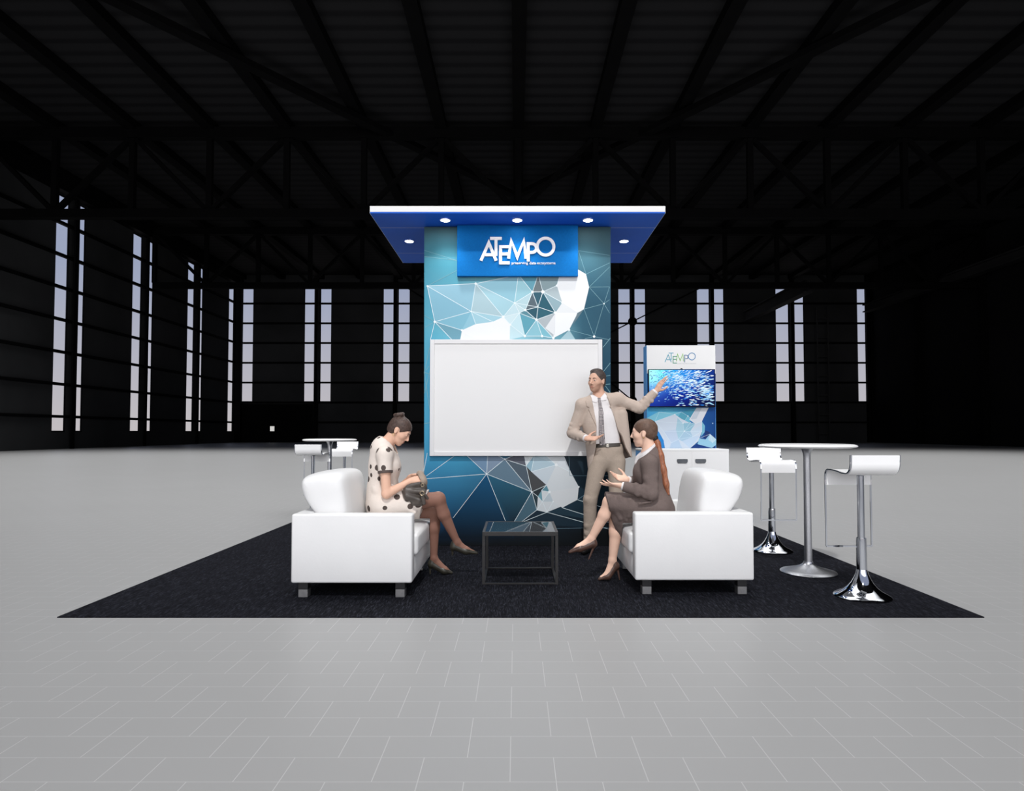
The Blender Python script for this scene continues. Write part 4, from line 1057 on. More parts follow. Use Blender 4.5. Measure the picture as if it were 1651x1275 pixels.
def hand(wr, fd, pn, td, sc=1.0, curl=(.25, .3, .2), spread=.10, thumb=(.5, .3), fingers=None):
    """wr wrist point, fd finger direction, pn the way the palm faces, td side of the thumb; returns prims"""
    f = nrm(fd); n = np.asarray(pn, float); n = nrm(n - n.dot(f) * f); t = np.asarray(td, float); t = t - t.dot(f) * f - t.dot(n) * n; t = nrm(t)
    wr = np.asarray(wr, float); P = []
    ln_ = [.098, .104, .100, .088]; fl = [.072, .081, .074, .058]; off = [.030, .010, -.011, -.031]
    for i in range(4):
        b0 = wr + t * off[i] * .55 * sc + f * .012 * sc; kn = wr + (f * ln_[i] * .90 + t * off[i] + n * (-.004)) * sc
        P.append(Cone(b0, kn, .0145 * sc, .0110 * sc, .014 if i else .01, (n, .82)))
    P.append(Cone(wr - f * .01 * sc, wr + f * .04 * sc, .024 * sc, .026 * sc, .015, (n, .62)))
    for i in range(4):
        kn = wr + (f * ln_[i] * .90 + t * off[i] + n * (-.004)) * sc
        cu = curl if fingers is None else fingers[i]; d = nrm(f + t * spread * (off[i] / .03)); p = kn; r = .0088 - (.0012 if i == 3 else 0); ang = 0
        for j, frac in enumerate((.46, .30, .24)):
            ang += cu[j]; dd = d * math.cos(ang) + n * math.sin(ang); q = p + dd * fl[i] * frac * 1.12 * sc
            P.append(Cone(p, q, r * sc, (r - .0011) * sc, .0035)); p = q; r -= .0011
    a = wr + (t * .022 + f * .018 + n * .006) * sc; d1 = nrm(f * .62 + t * thumb[0] * 1.2 + n * .30); b_ = a + d1 * .040 * sc
    d2 = nrm(f * .85 + t * thumb[1] + n * .25); c_ = b_ + d2 * .034 * sc; d3 = nrm(f * 1.0 + t * thumb[1] * .5 + n * .25); e_ = c_ + d3 * .026 * sc
    P += [Cone(a, b_, .0150 * sc, .0115 * sc, .010), Cone(b_, c_, .0108 * sc, .0092 * sc, .004), Cone(c_, e_, .0092 * sc, .0076 * sc, .003)]
    return P
def foot(an, he, ba, to, r=.030):
    an, he, ba, to = [np.asarray(q, float) for q in (an, he, ba, to)]
    return [Cone(an, he, r, r * .82, .015), Cone(an, ba, r * .9, r * .92, .02), Cone(he, ba, r * .75, r * .8, .02), Cone(ba, to, r * .95, r * .55, .015)]

def skin_material(name):
    m = attr_mat(name, 'tone', .55, spec=.25); nt = m.node_tree; b = nt.nodes['Principled BSDF']
    n = nt.nodes.new('ShaderNodeTexNoise'); n.inputs['Scale'].default_value = 90; bp = nt.nodes.new('ShaderNodeBump'); bp.inputs['Strength'].default_value = .06; bp.inputs['Distance'].default_value = .004
    nt.links.new(n.outputs['Fac'], bp.inputs['Height']); nt.links.new(bp.outputs[0], b.inputs['Normal']); return m
skin_m = skin_material('skin')
eye_w = mat('eye white', (.62, .6, .58), .35, noise=(30, .02)); dark_m = mat('dark brow and iris', lin((52, 40, 35)), .5, noise=(30, .1))
hair_man = mat('dark brown short hair', lin((74, 64, 60)), .55, spec=.35, noise=(60, .35), bump=(90, .5))
hair_w1 = mat('dark brown tied hair', lin((76, 60, 54)), .5, spec=.35, noise=(55, .35), bump=(90, .4))
hair_w2 = mat('brown smooth hair', lin((98, 76, 64)), .5, spec=.3, noise=(40, .22), bump=(90, .25))
def strand_mat(name, c0, c1):
    m = bpy.data.materials.new(name); m.use_nodes = True; nt = m.node_tree; b = nt.nodes['Principled BSDF']
    tc = nt.nodes.new('ShaderNodeTexCoord'); mp = nt.nodes.new('ShaderNodeMapping'); mp.inputs['Scale'].default_value = (190, 190, 9); mp.inputs['Rotation'].default_value = (0, .25, 0)
    n = nt.nodes.new('ShaderNodeTexNoise'); n.inputs['Scale'].default_value = 1; r = nt.nodes.new('ShaderNodeValToRGB')
    r.color_ramp.elements[0].position = .35; r.color_ramp.elements[1].position = .65; r.color_ramp.elements[0].color = (*c0, 1); r.color_ramp.elements[1].color = (*c1, 1)
    L = nt.links; L.new(tc.outputs['Object'], mp.inputs[0]); L.new(mp.outputs[0], n.inputs['Vector']); L.new(n.outputs['Fac'], r.inputs[0]); L.new(r.outputs[0], b.inputs['Base Color']); b.inputs['Roughness'].default_value = .45
    bp = nt.nodes.new('ShaderNodeBump'); bp.inputs['Strength'].default_value = .5; bp.inputs['Distance'].default_value = .004; L.new(n.outputs['Fac'], bp.inputs['Height']); L.new(bp.outputs[0], b.inputs['Normal'])
    return m
tail_m = strand_mat('auburn ponytail hair', lin((118, 72, 52)), lin((178, 112, 78)))
suit_m = mat('beige wool suiting', lin((187, 171, 159)), .85, spec=.12, noise=(320, .05), bump=(35, .35))
suit_dk = mat('beige wool trousers', lin((174, 159, 145)), .85, spec=.12, noise=(260, .10), bump=(26, .45))
lining_m = mat('brown jacket lining', lin((84, 70, 62)), .6, noise=(20, .1))
shirt_m = mat('white cotton shirt', lin((228, 224, 224)), .8, spec=.15, noise=(20, .02), bump=(22, .3))
belt_m = mat('dark leather belt', lin((62, 56, 50)), .45, noise=(40, .15)); buckle_m = mat('belt buckle', (.30, .28, .25), .3, 1.0, noise=(40, .05))
shoe_bk = mat('black leather shoes', (.012, .011, .011), .35, noise=(30, .1))
grey_suit = mat('grey wool suiting', lin((112, 99, 95)), .85, spec=.12, noise=(260, .10), bump=(30, .4))
shoe_br = mat('brown patent pumps', lin((84, 62, 54)), .28, spec=.5, noise=(20, .12))
shoe_gn = mat('dark olive pumps', lin((54, 52, 44)), .4, noise=(20, .12))
def tie_material():
    m = bpy.data.materials.new('woven check tie'); m.use_nodes = True; nt = m.node_tree; b = nt.nodes['Principled BSDF']
    tc = nt.nodes.new('ShaderNodeTexCoord'); mp = nt.nodes.new('ShaderNodeMapping'); mp.inputs['Rotation'].default_value = (0, math.radians(45), 0)
    ck = nt.nodes.new('ShaderNodeTexChecker'); ck.inputs['Scale'].default_value = 105; ck.inputs['Color1'].default_value = (*lin((62, 56, 62)), 1); ck.inputs['Color2'].default_value = (*lin((190, 182, 182)), 1)
    nt.links.new(tc.outputs['Object'], mp.inputs[0]); nt.links.new(mp.outputs[0], ck.inputs['Vector']); nt.links.new(ck.outputs['Color'], b.inputs['Base Color']); b.inputs['Roughness'].default_value = .6
    return m
def dot_material():
    m = bpy.data.materials.new('spotted beige dress fabric'); m.use_nodes = True; nt = m.node_tree; b = nt.nodes['Principled BSDF']
    tc = nt.nodes.new('ShaderNodeTexCoord'); vo = nt.nodes.new('ShaderNodeTexVoronoi'); vo.inputs['Scale'].default_value = 12.2; vo.inputs['Randomness'].default_value = .6
    n = nt.nodes.new('ShaderNodeTexNoise'); n.inputs['Scale'].default_value = 25
    lt = nt.nodes.new('ShaderNodeMath'); lt.operation = 'LESS_THAN'; lt.inputs[1].default_value = .31
    mx = nt.nodes.new('ShaderNodeMix'); mx.data_type = 'RGBA'; mx.inputs['A'].default_value = (*lin((226, 215, 206)), 1); mx.inputs['B'].default_value = (*lin((84, 74, 70)), 1)
    L = nt.links; L.new(tc.outputs['Object'], vo.inputs['Vector']); L.new(tc.outputs['Object'], n.inputs['Vector']); L.new(vo.outputs['Distance'], lt.inputs[0]); L.new(lt.outputs[0], mx.inputs['Factor']); L.new(mx.outputs['Result'], b.inputs['Base Color'])
    bp = nt.nodes.new('ShaderNodeBump'); bp.inputs['Strength'].default_value = .3; bp.inputs['Distance'].default_value = .01; L.new(n.outputs['Fac'], bp.inputs['Height']); L.new(bp.outputs[0], b.inputs['Normal'])
    b.inputs['Roughness'].default_value = .85; b.inputs['Specular IOR Level'].default_value = .12
    return m
def seat1(f): f.clip(lambda x, y, z: np.minimum(.487 - z + 0 * x + 0 * y, LX1 + .029 - x + 0 * y + 0 * z)); return f
def seat2(f): f.clip(lambda x, y, z: np.minimum(.487 - z + 0 * x + 0 * y, x - (RX0 - .029) + 0 * y + 0 * z)); return f

# ------------------------------------------------------------------ the presenter
YM = TY - .31
def M(px, py, d=0.0):
    q = at(px, py, YM + d); return V(q.x, q.y, q.z)
root = thing('person', 'standing man in beige suit and checked tie, one arm raised towards the television', 'person', (M(975, 885)[0], YM, .008))
HD = Head(M(961.8, 613.8, -.01), (-.64, -.76, -.05), (.07, 0, 1), 1.0)
shR, elR, wrR = M(939, 653, 0), M(922.5, 698, .03), M(946, 707, -.17)
shL, elL, wrL = M(996, 644, .01), M(1031, 658, -.02), M(1058, 630, -.04)
hipR, knR, anR = M(965, 744, 0), M(951.5, 806, -.03), M(950.5, 874, .02)
hipL, knL, anL = M(994, 744, 0), M(993.5, 806, -.03), M(993, 876, .02)
gz = .012
fR = [anR, V(anR[0] + .01, anR[1] + .04, gz + .045), V(anR[0] - .05, anR[1] - .11, gz + .035), V(anR[0] - .075, anR[1] - .18, gz + .03)]
fL = [anL, V(anL[0] - .01, anL[1] + .04, gz + .045), V(anL[0] + .03, anL[1] - .12, gz + .035), V(anL[0] + .045, anL[1] - .19, gz + .03)]
YS = ((0, 1, 0), .62)
body = HD.prims() + [Cone(HD.w(0, -.024, -.05), M(967, 648, .03), .054, .060, .02), Cone(M(967, 650, .02), M(969, 672, .01), .10, .13, .04, YS), Cone(shR, shL, .06, .06, .05),
    Cone(M(969, 670, .01), M(979, 712, 0), .142, .118, .04, YS), Cone(M(979, 712, 0), M(980, 735, 0), .118, .12, .04, YS),
    Cone(shR, elR, .048, .038, .02), Cone(elR, wrR, .038, .025, .015), Cone(shL, elL, .048, .038, .02), Cone(elL, wrL, .038, .025, .015),
    Cone(hipR, knR, .078, .054, .03), Cone(knR, anR, .052, .034, .02), Cone(hipL, knL, .078, .054, .03), Cone(knL, anL, .052, .034, .02)]
body += foot(*fR) + foot(*fL)
body += hand(wrR, (.96, -.16, .05), (.1, -.55, .85), (-.05, -.25, .95), .98, (.18, .28, .2), .14, (.85, .6), [(.05, .18, .15), (.22, .3, .2), (.35, .4, .25), (.42, .45, .3)])
body += hand(wrL, (.54, -.12, .84), (.66, .50, -.50), (.50, -.80, -.30), 1.0, (.12, .2, .15), .05, (.80, .45), [(.10, .12, .1), (.04, .10, .1), (.10, .14, .1), (.22, .2, .15)])
bf = Field(body, .0042)
def tman(p, l, col):
    ax, y, z = np.abs(l[:, 0]), l[:, 1], l[:, 2]; near = (ax < .1) & (np.abs(y) < .14) & (z > -.15) & (z < .1)
    jaw = ss((-.052 + .75 * np.maximum(0, ax - .025) - z) / .014) * ss((y + .005) / .03) * ss((z + .128) / .012)
    lipb = ss((.032 - ax) / .01) * ss((.009 - np.abs(z + .047)) / .005) * (y > .06)
    mk = np.clip(np.maximum(jaw, lipb), 0, 1) * near * .48
    return col * (1 - mk[:, None]) + np.array(lin((146, 108, 90))) * mk[:, None]
bo = bf.body(skin_m, root, HD, lin((210, 168, 146)), lin((178, 116, 102)), tman); HD.face(bo, root, dark_m, .0034)
# hair
hp = [Ell(HD.w(0, -.022, .034), (.080, .097, .087), HD.R, 0), Ell(HD.w(.012, -.012, .096), (.060, .066, .028), HD.R, .02), Ell(HD.w(0, -.075, -.02), (.06, .04, .06), HD.R, .02)]
hf = Field(hp, .0035)
def hairline(H, a, bk, side=.0, low=-.075):
    def fn(x, y, z):
        q = [x - H.c[0], y - H.c[1], z - H.c[2]]; l = [(q[0] * H.R[0, j] + q[1] * H.R[1, j] + q[2] * H.R[2, j]) / H.sc for j in range(3)]
        d1 = a[0] * l[1] - a[1] * l[2] - a[2]; d2 = low - l[2] + 0 * l[0]
        return np.maximum(d1, d2) * H.sc
    return fn
hf.clip(hairline(HD, (.80, .60, .034), 0, low=-.072)); hf.obj('hair', hair_man, root)
# shirt
sp = [Cone(M(967, 654, .0), M(969, 676, -.0), .125, .150, .04, YS), Cone(shR + V(.03, 0, 0), shL - V(.03, 0, 0), .068, .068, .04), Cone(M(970, 676, -.0), M(980, 722, -.005), .158, .134, .03, YS), Cone(M(966, 636, .03), M(967, 652, .015), .060, .072, .02)]
sf = Field(sp, .0042)
pz = lambda pts, d=-.09: [(M(x, y, d)[0], M(x, y, d)[2]) for x, y in pts]
shirt = sf.copy(); shirt.half(M(965, 638.5, 0), (-.10, -.42, .90)); shirt.half(M(980, 722.5, -.09), (.02, 0, -1))
shirt.obj('shirt', shirt_m, root)
def onto(base, pts, off, name, m, parent, d=-.09, ycut=None, paint=None, hollow=.012):
    """a layer lying on the front of a garment, outlined by a polygon"""
    f = base.copy(); P2 = f.poly(pz(pts, d)); y = f.ax[1][None, :, None]
    f.D = np.maximum(np.maximum(np.maximum(f.D - off, -(f.D + hollow)), P2), y - (YM + .0 if ycut is None else ycut)); return f.obj(name, m, parent, paint)
onto(sf, [(951, 633), (956, 635.5), (965.5, 642), (962, 649.5), (955, 648)], .008, 'collar', shirt_m, root, -.06, YM + .03)
onto(sf, [(975.5, 633), (966, 643), (969, 646.5), (977.5, 645.5), (979, 638)], .008, 'collar', shirt_m, root, -.06, YM + .03)
onto(sf, [(963, 641), (969, 641), (968.8, 645), (970.3, 652), (972.7, 665), (974.3, 697), (976, 719), (971.5, 723.5), (966.5, 716), (965.3, 697), (965.2, 660), (964.3, 646)], .0105, 'tie', tie_material(), root)
# trousers and belt
tp = [Cone(M(973, 727, 0), M(989, 726, 0), .095, .095, .04, ((0, 1, 0), .95)), Cone(M(980, 716, 0), M(980, 735, 0), .137, .147, .03, ((0, 1, 0), .70)),
      Cone(hipR, knR, .094, .068, .03), Cone(knR, anR + V(0, 0, -.02), .068, .060, .02), Cone(hipL, knL, .092, .068, .03), Cone(knL, anL + V(0, 0, -.02), .068, .060, .02)]
rq = random.Random(3)
for kn, an in ((knR, anR), (knL, anL)):       # cloth breaks over the shoe and knee
    for t_ in (.0, .62, .8, .95): tp.append(Cone(kn + (an - kn) * t_ + V(-.03, -.035, .01), kn + (an - kn) * t_ + V(.04, -.035, .03), .028, .022, .02))
tf = Field(tp, .0045); tr_ = tf.copy(); tr_.half(M(980, 716.5, -.09), (-.02, 0, 1)); tr_.half(V(0, 0, .085), (0, 0, -1)); tr_.obj('trousers', suit_dk, root)
b2 = onto(tf, [(958, 715.5), (1001, 713.8), (1001, 719.6), (958, 722)], .006, 'belt', belt_m, root, -.09, YM + .2)
onto(tf, [(976.5, 715.6), (982, 715.3), (982, 721.2), (976.5, 721.4)], .010, 'belt_buckle', buckle_m, b2)
for fo in (fR, fL):
    s_ = [Cone(fo[1] + V(0, .005, -.004), fo[2] + V(0, 0, .0), .042, .044, .02), Cone(fo[2], fo[3] + (fo[3] - fo[2]) * .3, .044, .032, .02), Cone(fo[0] + V(0, 0, -.02), fo[1], .048, .042, .02)]
    f_ = Field(s_, .005); f_.half(V(0, 0, .0095), (0, 0, -1)); f_.half(V(0, 0, .105), (0, 0, 1)); f_.obj('shoe', shoe_bk, root)
# jacket: sleeves, back, two front panels hanging open
jp = [Cone(shR, shL, .072, .076, .04), Cone(M(967, 658, .02), M(969, 680, .015), .165, .182, .04, ((0, 1, 0), .66)), Cone(M(969, 680, .015), M(977, 752, .01), .182, .185, .04, ((0, 1, 0), .66)),
      Cone(M(1002, 668, -.03), M(1010, 738, -.05), .062, .060, .03, ((0, 1, 0), .8)),
      Cone(shR, elR, .062, .053, .03), Cone(elR, wrR, .053, .041, .02), Cone(shL, elL, .062, .054, .03), Cone(elL, wrL, .053, .042, .02), Cone(M(968, 640, .05), M(968, 652, .03), .076, .10, .02)]
for (p_, q_, r0) in ((shR, elR, .056), (elR, wrR, .049), (shL, elL, .056), (elL, wrL, .049)):   # soft creases round the elbows
    ax_ = nrm(q_ - p_); 
    for t_ in ((.70, .84) if p_ is shR or p_ is shL else (.10, .26, .5)):
        c_ = p_ + (q_ - p_) * t_; side = nrm(np.cross(ax_, V(0, 1, 0))); jp.append(Cone(c_ - side * .035 + V(0, -.02, 0) + ax_ * .012, c_ + side * .035 + V(0, -.02, 0) - ax_ * .012, r0 * .46, r0 * .42, .010))
jf = Field(jp, .0045)
jk = jf.copy()
for el_, wr_h in ((elR, wrR), (elL, wrL)):     # sleeve ends
    n = nrm(wr_h - el_); e = wr_h - n * .022
    c = Cone(e + n * .001, e + n * .12, .075, .085, 0, fa=True); jk.cut(c, .002)
opening = pz([(953, 630), (954.5, 640), (957.5, 655), (962.3, 688), (961.5, 721), (957, 743), (949.5, 758.5), (944, 775), (1030, 775), (1021, 742), (1010, 722), (1004, 703), (998, 693), (990, 667.5), (983, 648), (977.5, 634), (976, 630)], -.12)
P2 = jk.poly(opening); yy = jk.ax[1][None, :, None]
jk.D = np.maximum(jk.D, -np.maximum(P2, (yy - (YM + .035)) * 1.0).astype(np.float32))
n0, n1 = M(945, 758.5, -.1), M(1018, 738, -.1); hn = V(-(n1[2] - n0[2]), 0, n1[0] - n0[0]); jk.half(n0, -hn)
jk.clip(lambda x, y, z: np.minimum(.060 - np.sqrt((x - M(966, 640)[0]) ** 2 + ((y - YM - .02) * 1.15) ** 2), z - M(966, 650)[2] + 0 * x + 0 * y))
jk.obj('suit_jacket', [suit_m, lining_m], root, lambda p: ((p[:, 1] > YM + .028) & (p[:, 1] < YM + .055) & (p[:, 0] > M(996, 700)[0]) & (p[:, 2] < M(980, 690)[2])).astype(int))
jz = jf.copy()
onto(jf, [(954, 636), (944.5, 645.5), (946.5, 655), (951, 657), (949.5, 660), (960.5, 686), (962, 687), (957.2, 655)], .007, 'lapel', suit_m, root, -.12)
onto(jf, [(977.8, 634), (985.5, 641), (986.5, 652), (983.5, 655), (987, 658), (997.3, 690), (998, 692), (990.3, 667.5), (983.4, 648)], .007, 'lapel', suit_m, root, -.12)
lf_ = Field([Cone(M(1001, 690, .03), M(1008, 738, .03), .075, .075, 0, ((0, 1, 0), .2))], .0045); lf_.half(n0, -hn); lf_.obj('jacket_lining', lining_m, root)
for el_, wr_h in ((elR, wrR), (elL, wrL)):     # white cuffs
    n = nrm(wr_h - el_); f_ = Field([Cone(wr_h - n * .05, wr_h - n * .004, .036, .037, 0, fa=True, fb=True)], .0035); f_.obj('shirt_cuff', shirt_m, root)

# ------------------------------------------------------------------ seated woman in the spotted dress
Y1 = 5.42
def Wm(px, py, d=0.0):
    q = at(px, py, Y1 + d); return V(q.x, q.y, q.z)
root = thing('person', 'seated woman in spotted beige dress, dark hair in a bun, looking into her bag', 'person', (Wm(650, 900)[0], Y1, .008))
HD = Head(Wm(645, 694.5), (.80, -.10, -.60), (.60, 0, .80), .97, True)
XS = ((1, 0, 0), .74)
sR, eR, wR = Wm(620, 733, -.165), Wm(623, 796, -.20), Wm(663, 775, -.12)
sL, eL, wL = Wm(627, 733, .165), Wm(638, 793, .19), Wm(663, 769, .05)
hR, kR, aR = Wm(617, 814, -.09), Wm(707, 804, -.03), Wm(736.5, 873, .06)
hL, kL, aL = Wm(619, 819, .09), Wm(702, 826, .10), Wm(699.5, 899, .11)
body = HD.prims() + [Cone(HD.w(0, -.03, -.045), Wm(622, 718), .047, .055, .02), Cone(sR, sL, .048, .048, .04), Cone(Wm(618, 728), Wm(617, 752), .100, .118, .04, XS), Cone(Wm(617, 752), Wm(613, 790), .125, .108, .04, XS), Cone(Wm(613, 790), Wm(613, 814), .11, .14, .05, ((1, 0, 0), .8)),
    Cone(sR, eR, .044, .036, .02), Cone(eR, wR, .038, .024, .015), Cone(sL, eL, .044, .036, .02), Cone(eL, wL, .038, .024, .015),
    Cone(hR, kR, .088, .058, .03), Cone(kR, kR + (aR - kR) * .35 + V(-.012, 0, 0), .052, .051, .02), Cone(kR + (aR - kR) * .35 + V(-.012, 0, 0), aR, .050, .029, .02),
    Cone(hL, kL, .086, .060, .03), Cone(kL, kL + (aL - kL) * .35 + V(-.012, 0, 0), .053, .052, .02), Cone(kL + (aL - kL) * .35 + V(-.012, 0, 0), aL, .050, .029, .02)]
ftR = [aR, Wm(732, 880, .06), Wm(752, 886.5, .07), Wm(764, 890, .075)]
gt = gnd(724, 926); ftL = [aL, Wm(696, 908, .11), V(gt.x - .035, aL[1] + .01, .045), V(gt.x, aL[1] + .015, .03)]
body += foot(*ftR, .027) + foot(*ftL, .027)
body += hand(wR, (.88, .40, .18), (.2, .75, -.6), (.2, .35, .9), .92, (.5, .7, .5), .06, (.5, .2))
body += hand(wL, (.85, -.25, .12), (.1, -.7, -.65), (.2, -.3, .9), .92, (.4, .55, .4), .08, (.5, .2))
bf = Field(body, .0042)
seat1(bf)
def tw1(p, l, col):
    mi = (p[:, 0] > Wm(628, 800)[0]) & (p[:, 2] < Wm(628, 792)[2]) & ~((p[:, 1] < Y1 - .14) & (p[:, 2] > Wm(628, 803)[2]))
    col[mi] = lin((138, 100, 86)); return col
bo = bf.body(skin_m, root, HD, lin((226, 182, 158)), lin((176, 104, 94)), tw1); HD.face(bo, root, dark_m, .0026, .55)
hf = Field([Ell(HD.w(0, -.018, .032), (.079, .100, .088), HD.R, 0), Ell(HD.w(0, -.05, -.01), (.068, .062, .07), HD.R, .02), Ell(Wm(643.5, 675), (.032, .032, .03), None, .015)], .0035)
hf.clip(hairline(HD, (.74, .67, .022), 0, low=-.062))
for sx_ in (-1, 1): hf.cut(Ell(HD.w(sx_ * .082, -.006, -.018), (.03, .026, .040), HD.R), .006)
bun = Wm(643.5, 669.5)
for a_ in range(7):
    t0_, t1_ = a_ * .9, a_ * .9 + 1.2; hf.add(Cone(bun + V(.033 * math.cos(t0_), .033 * math.sin(t0_), .0035 * a_ - .014), bun + V(.031 * math.cos(t1_), .031 * math.sin(t1_), .0035 * a_ - .010), .017, .016, .006))
hf.obj('hair', hair_w1, root)
dp = [Cone(sR + V(.0, .02, 0), sL - V(0, .02, 0), .066, .066, .04), Cone(Wm(618, 728), Wm(620, 752), .137, .150, .04, ((1, 0, 0), .80)), Cone(Wm(632, 752, -.06), Wm(632, 752, .06), .060, .060, .04), Cone(Wm(620, 752), Wm(616, 790), .148, .135, .04, ((1, 0, 0), .84)), Cone(Wm(616, 790), Wm(614, 812), .138, .155, .05, ((1, 0, 0), .80)),
      Cone(hR, hR + (kR - hR) * .95, .110, .082, .04), Cone(hL, hL + (kL - hL) * .95, .108, .088, .04), Cone(hR * .5 + hL * .5, (kR * .5 + kL * .5) * .85 + (hR * .5 + hL * .5) * .15, .10, .085, .05),
      Cone(sR, sR + (eR - sR) * .60, .060, .055, .03), Cone(sL, sL + (eL - sL) * .60, .060, .055, .03), Cone(Wm(622, 717), Wm(620, 726), .074, .095, .02)]
for i, (p0, p1) in enumerate((((642, 792, -.12), (672, 806, -.09)), ((635, 806, -.14), (668, 826, -.12)), ((612, 770, -.12), (634, 786, -.13)), ((606, 790, -.13), (628, 802, -.14)), ((650, 790, .0), (674, 802, .0)))):
    dp.append(Cone(Wm(*p0), Wm(*p1), .026, .018, .02))
df = Field(dp, .0045)
h0, h1 = Wm(686.5, 806), Wm(672.5, 844); hv = h1 - h0; df.half(h0, (-hv[2], 0, hv[0]) if -hv[2] > 0 else (hv[2], 0, -hv[0]))
for s_, e_ in ((sR, eR), (sL, eL)):
    n = nrm(e_ - s_); c = s_ + (e_ - s_) * .47; df.cut(Cone(c, c + n * .10, .062, .075, 0, fa=True), .002)
df.clip(lambda x, y, z: np.minimum(.074 - np.sqrt((x - Wm(627, 715)[0]) ** 2 + (y - Y1) ** 2), z - Wm(624, 724)[2] + (x - Wm(624, 717)[0]) * .5 + 0 * y))
seat1(df)
sleeve_c = [(s_ + (e_ - s_) * .47, nrm(e_ - s_), s_) for s_, e_ in ((sR, eR), (sL, eL))]
for c, n, s_ in sleeve_c:
    f_ = Field([Cone(c - n * .020, c + n * .0015, .0615, .0605, 0, fa=True, fb=True)], .0035); f_.obj('sleeve_band', mat('dark sleeve band', lin((84, 72, 68)), .8, noise=(30, .08)), root)
df.obj('dress', dot_material(), root)
bm = bmesh.new(); e_ = HD.w(.080, -.010, -.046); tube(bm, [e_ + V(.011 * math.cos(t * math.pi / 8), 0, .011 * math.sin(t * math.pi / 8) - .004) for t in range(17)], .0016, 6); bmobj('earring', bm, mat('thin gold hoop', (.7, .5, .22), .25, 1.0, noise=(20, .05)), root, True)
def pump(ft, m, parent, heel_to, tall=False):
    an, he, ba, to = [np.asarray(q, float) for q in ft]; d = nrm(to - he); up = nrm(V(0, 0, 1) - V(0, 0, 1).dot(d) * d)
    P_ = [Cone(he - up * .002, ba - up * .010, .030, .031, .015), Cone(ba - up * .006, to + d * .022, .034, .015, .015, (up, .8)), Cone(he + up * .02 - d * .004, he - up * .01, .029, .030, .01)]
    f = Field(P_, .0038)
    top0 = he + up * .034; top1 = to - d * .012 + up * .006; dv = nrm(top1 - top0); tn = nrm(up - up.dot(dv) * dv)
    mid = (top0 + top1) / 2
    f.half(top0 + tn * .0, tn + V(0, 0, 0)) if False else None
    op = Cone(he + up * .040 + d * .008, ba + up * .046 - d * .012, .028, .036, 0); f.cut(op, .004)
    f.half(he + up * .042, up - d * .12)
    f.add(Cone(he - up * .014 - d * .008, heel_to, .014 if not tall else .012, .0065 if not tall else .0048, .012))
    f.half(V(0, 0, .0085), (0, 0, -1)); return f.obj('shoe', m, parent)
upR = V(.36, 0, -.93)
pump(ftR, shoe_gn, root, Wm(729.5, 895, .06)); pump(ftL, shoe_gn, root, V(ftL[1][0] - .012, ftL[1][1], .011))

# handbag in her lap
bag = thing('handbag', 'slouchy dark grey leather handbag on the lap of the seated woman in the spotted dress', 'handbag', tuple(Wm(668, 795, -.06)))
gl = mat('dark grey leather', lin((74, 67, 62)), .42, spec=.45, noise=(14, .22), bump=(16, .8)); gl2 = mat('taupe bag lining', lin((150, 134, 120)), .7, noise=(18, .15), bump=(18, .6))
bp_ = [Cone(Wm(655, 789, -.13), Wm(680, 786, -.11), .043, .046, .03, ((0, 1, 0), .85)), Cone(Wm(658, 800, -.15), Wm(679, 806, -.13), .042, .036, .03, ((0, 1, 0), .85)), Cone(Wm(667, 811, -.16), Wm(679, 811, -.15), .020, .020, .03), Cone(Wm(653, 784, -.160), Wm(676, 780, -.150), .016, .014, .03), Cone(Wm(655, 799, -.180), Wm(676, 806, -.170), .014, .012, .025), Cone(Wm(655, 791, -.172), Wm(684, 793, -.152), .013, .014, .025)]
import copy as _cp
def carve(f, prims, g=.005):
    lo_, hi_ = [f.ax[i][0] for i in range(3)], [f.ax[i][-1] for i in range(3)]
    for p in prims:
        a_, b_ = p.box()
        if all(a_[i] < hi_[i] and b_[i] > lo_[i] for i in range(3)):
            q = _cp.copy(p)
            if isinstance(q, Cone): q.ra, q.rb = q.ra + g, q.rb + g
            else: q.r = q.r + g
            f.cut(q, .0005)
    return f
bgf = carve(Field(bp_, .0045), dp + body, .010); bgf.obj('bag_body', gl, bag)
fp = [Cone(Wm(677, 764, -.06), Wm(682, 776, -.10), .030, .036, .02), Cone(Wm(670, 770, -.04), Wm(672, 779, -.07), .020, .026, .02), Cone(Wm(684, 768, -.07), Wm(686, 780, -.10), .012, .016, .01), Cone(Wm(677, 763, -.08), Wm(678, 777, -.12), .010, .012, .006)]
ff = carve(Field(fp, .0045), dp + body, .010); ff.obj('open_flap', gl2, bag)
bm = bmesh.new(); c = Wm(680.5, 795, -.195); tube(bm, [c + V(.017 * math.cos(t * math.pi / 10), 0, .017 * math.sin(t * math.pi / 10)) for t in range(21)], .0035, 8); bmobj('ring', bm, mat('dull brass fitting', (.45, .36, .25), .3, 1.0, noise=(20, .1)), bag, True)
bm = bmesh.new(); c = Wm(681, 782, -.19); tube(bm, [c + V(.012 * math.cos(t * math.pi / 10), .004, .012 * math.sin(t * math.pi / 10)) for t in range(21)], .003, 8); bmobj('ring', bm, MATS['dull brass fitting'], bag, True)
sf_ = Field([Cone(Wm(681, 798, -.185), Wm(683.5, 811, -.175), .015, .016, .01, ((0, 1, 0), .4)), Cone(Wm(684, 797, -.16), Wm(689, 803, -.15), .014, .014, .01, ((0, 1, 0), .5))], .004); sf_.obj('strap', gl, bag)

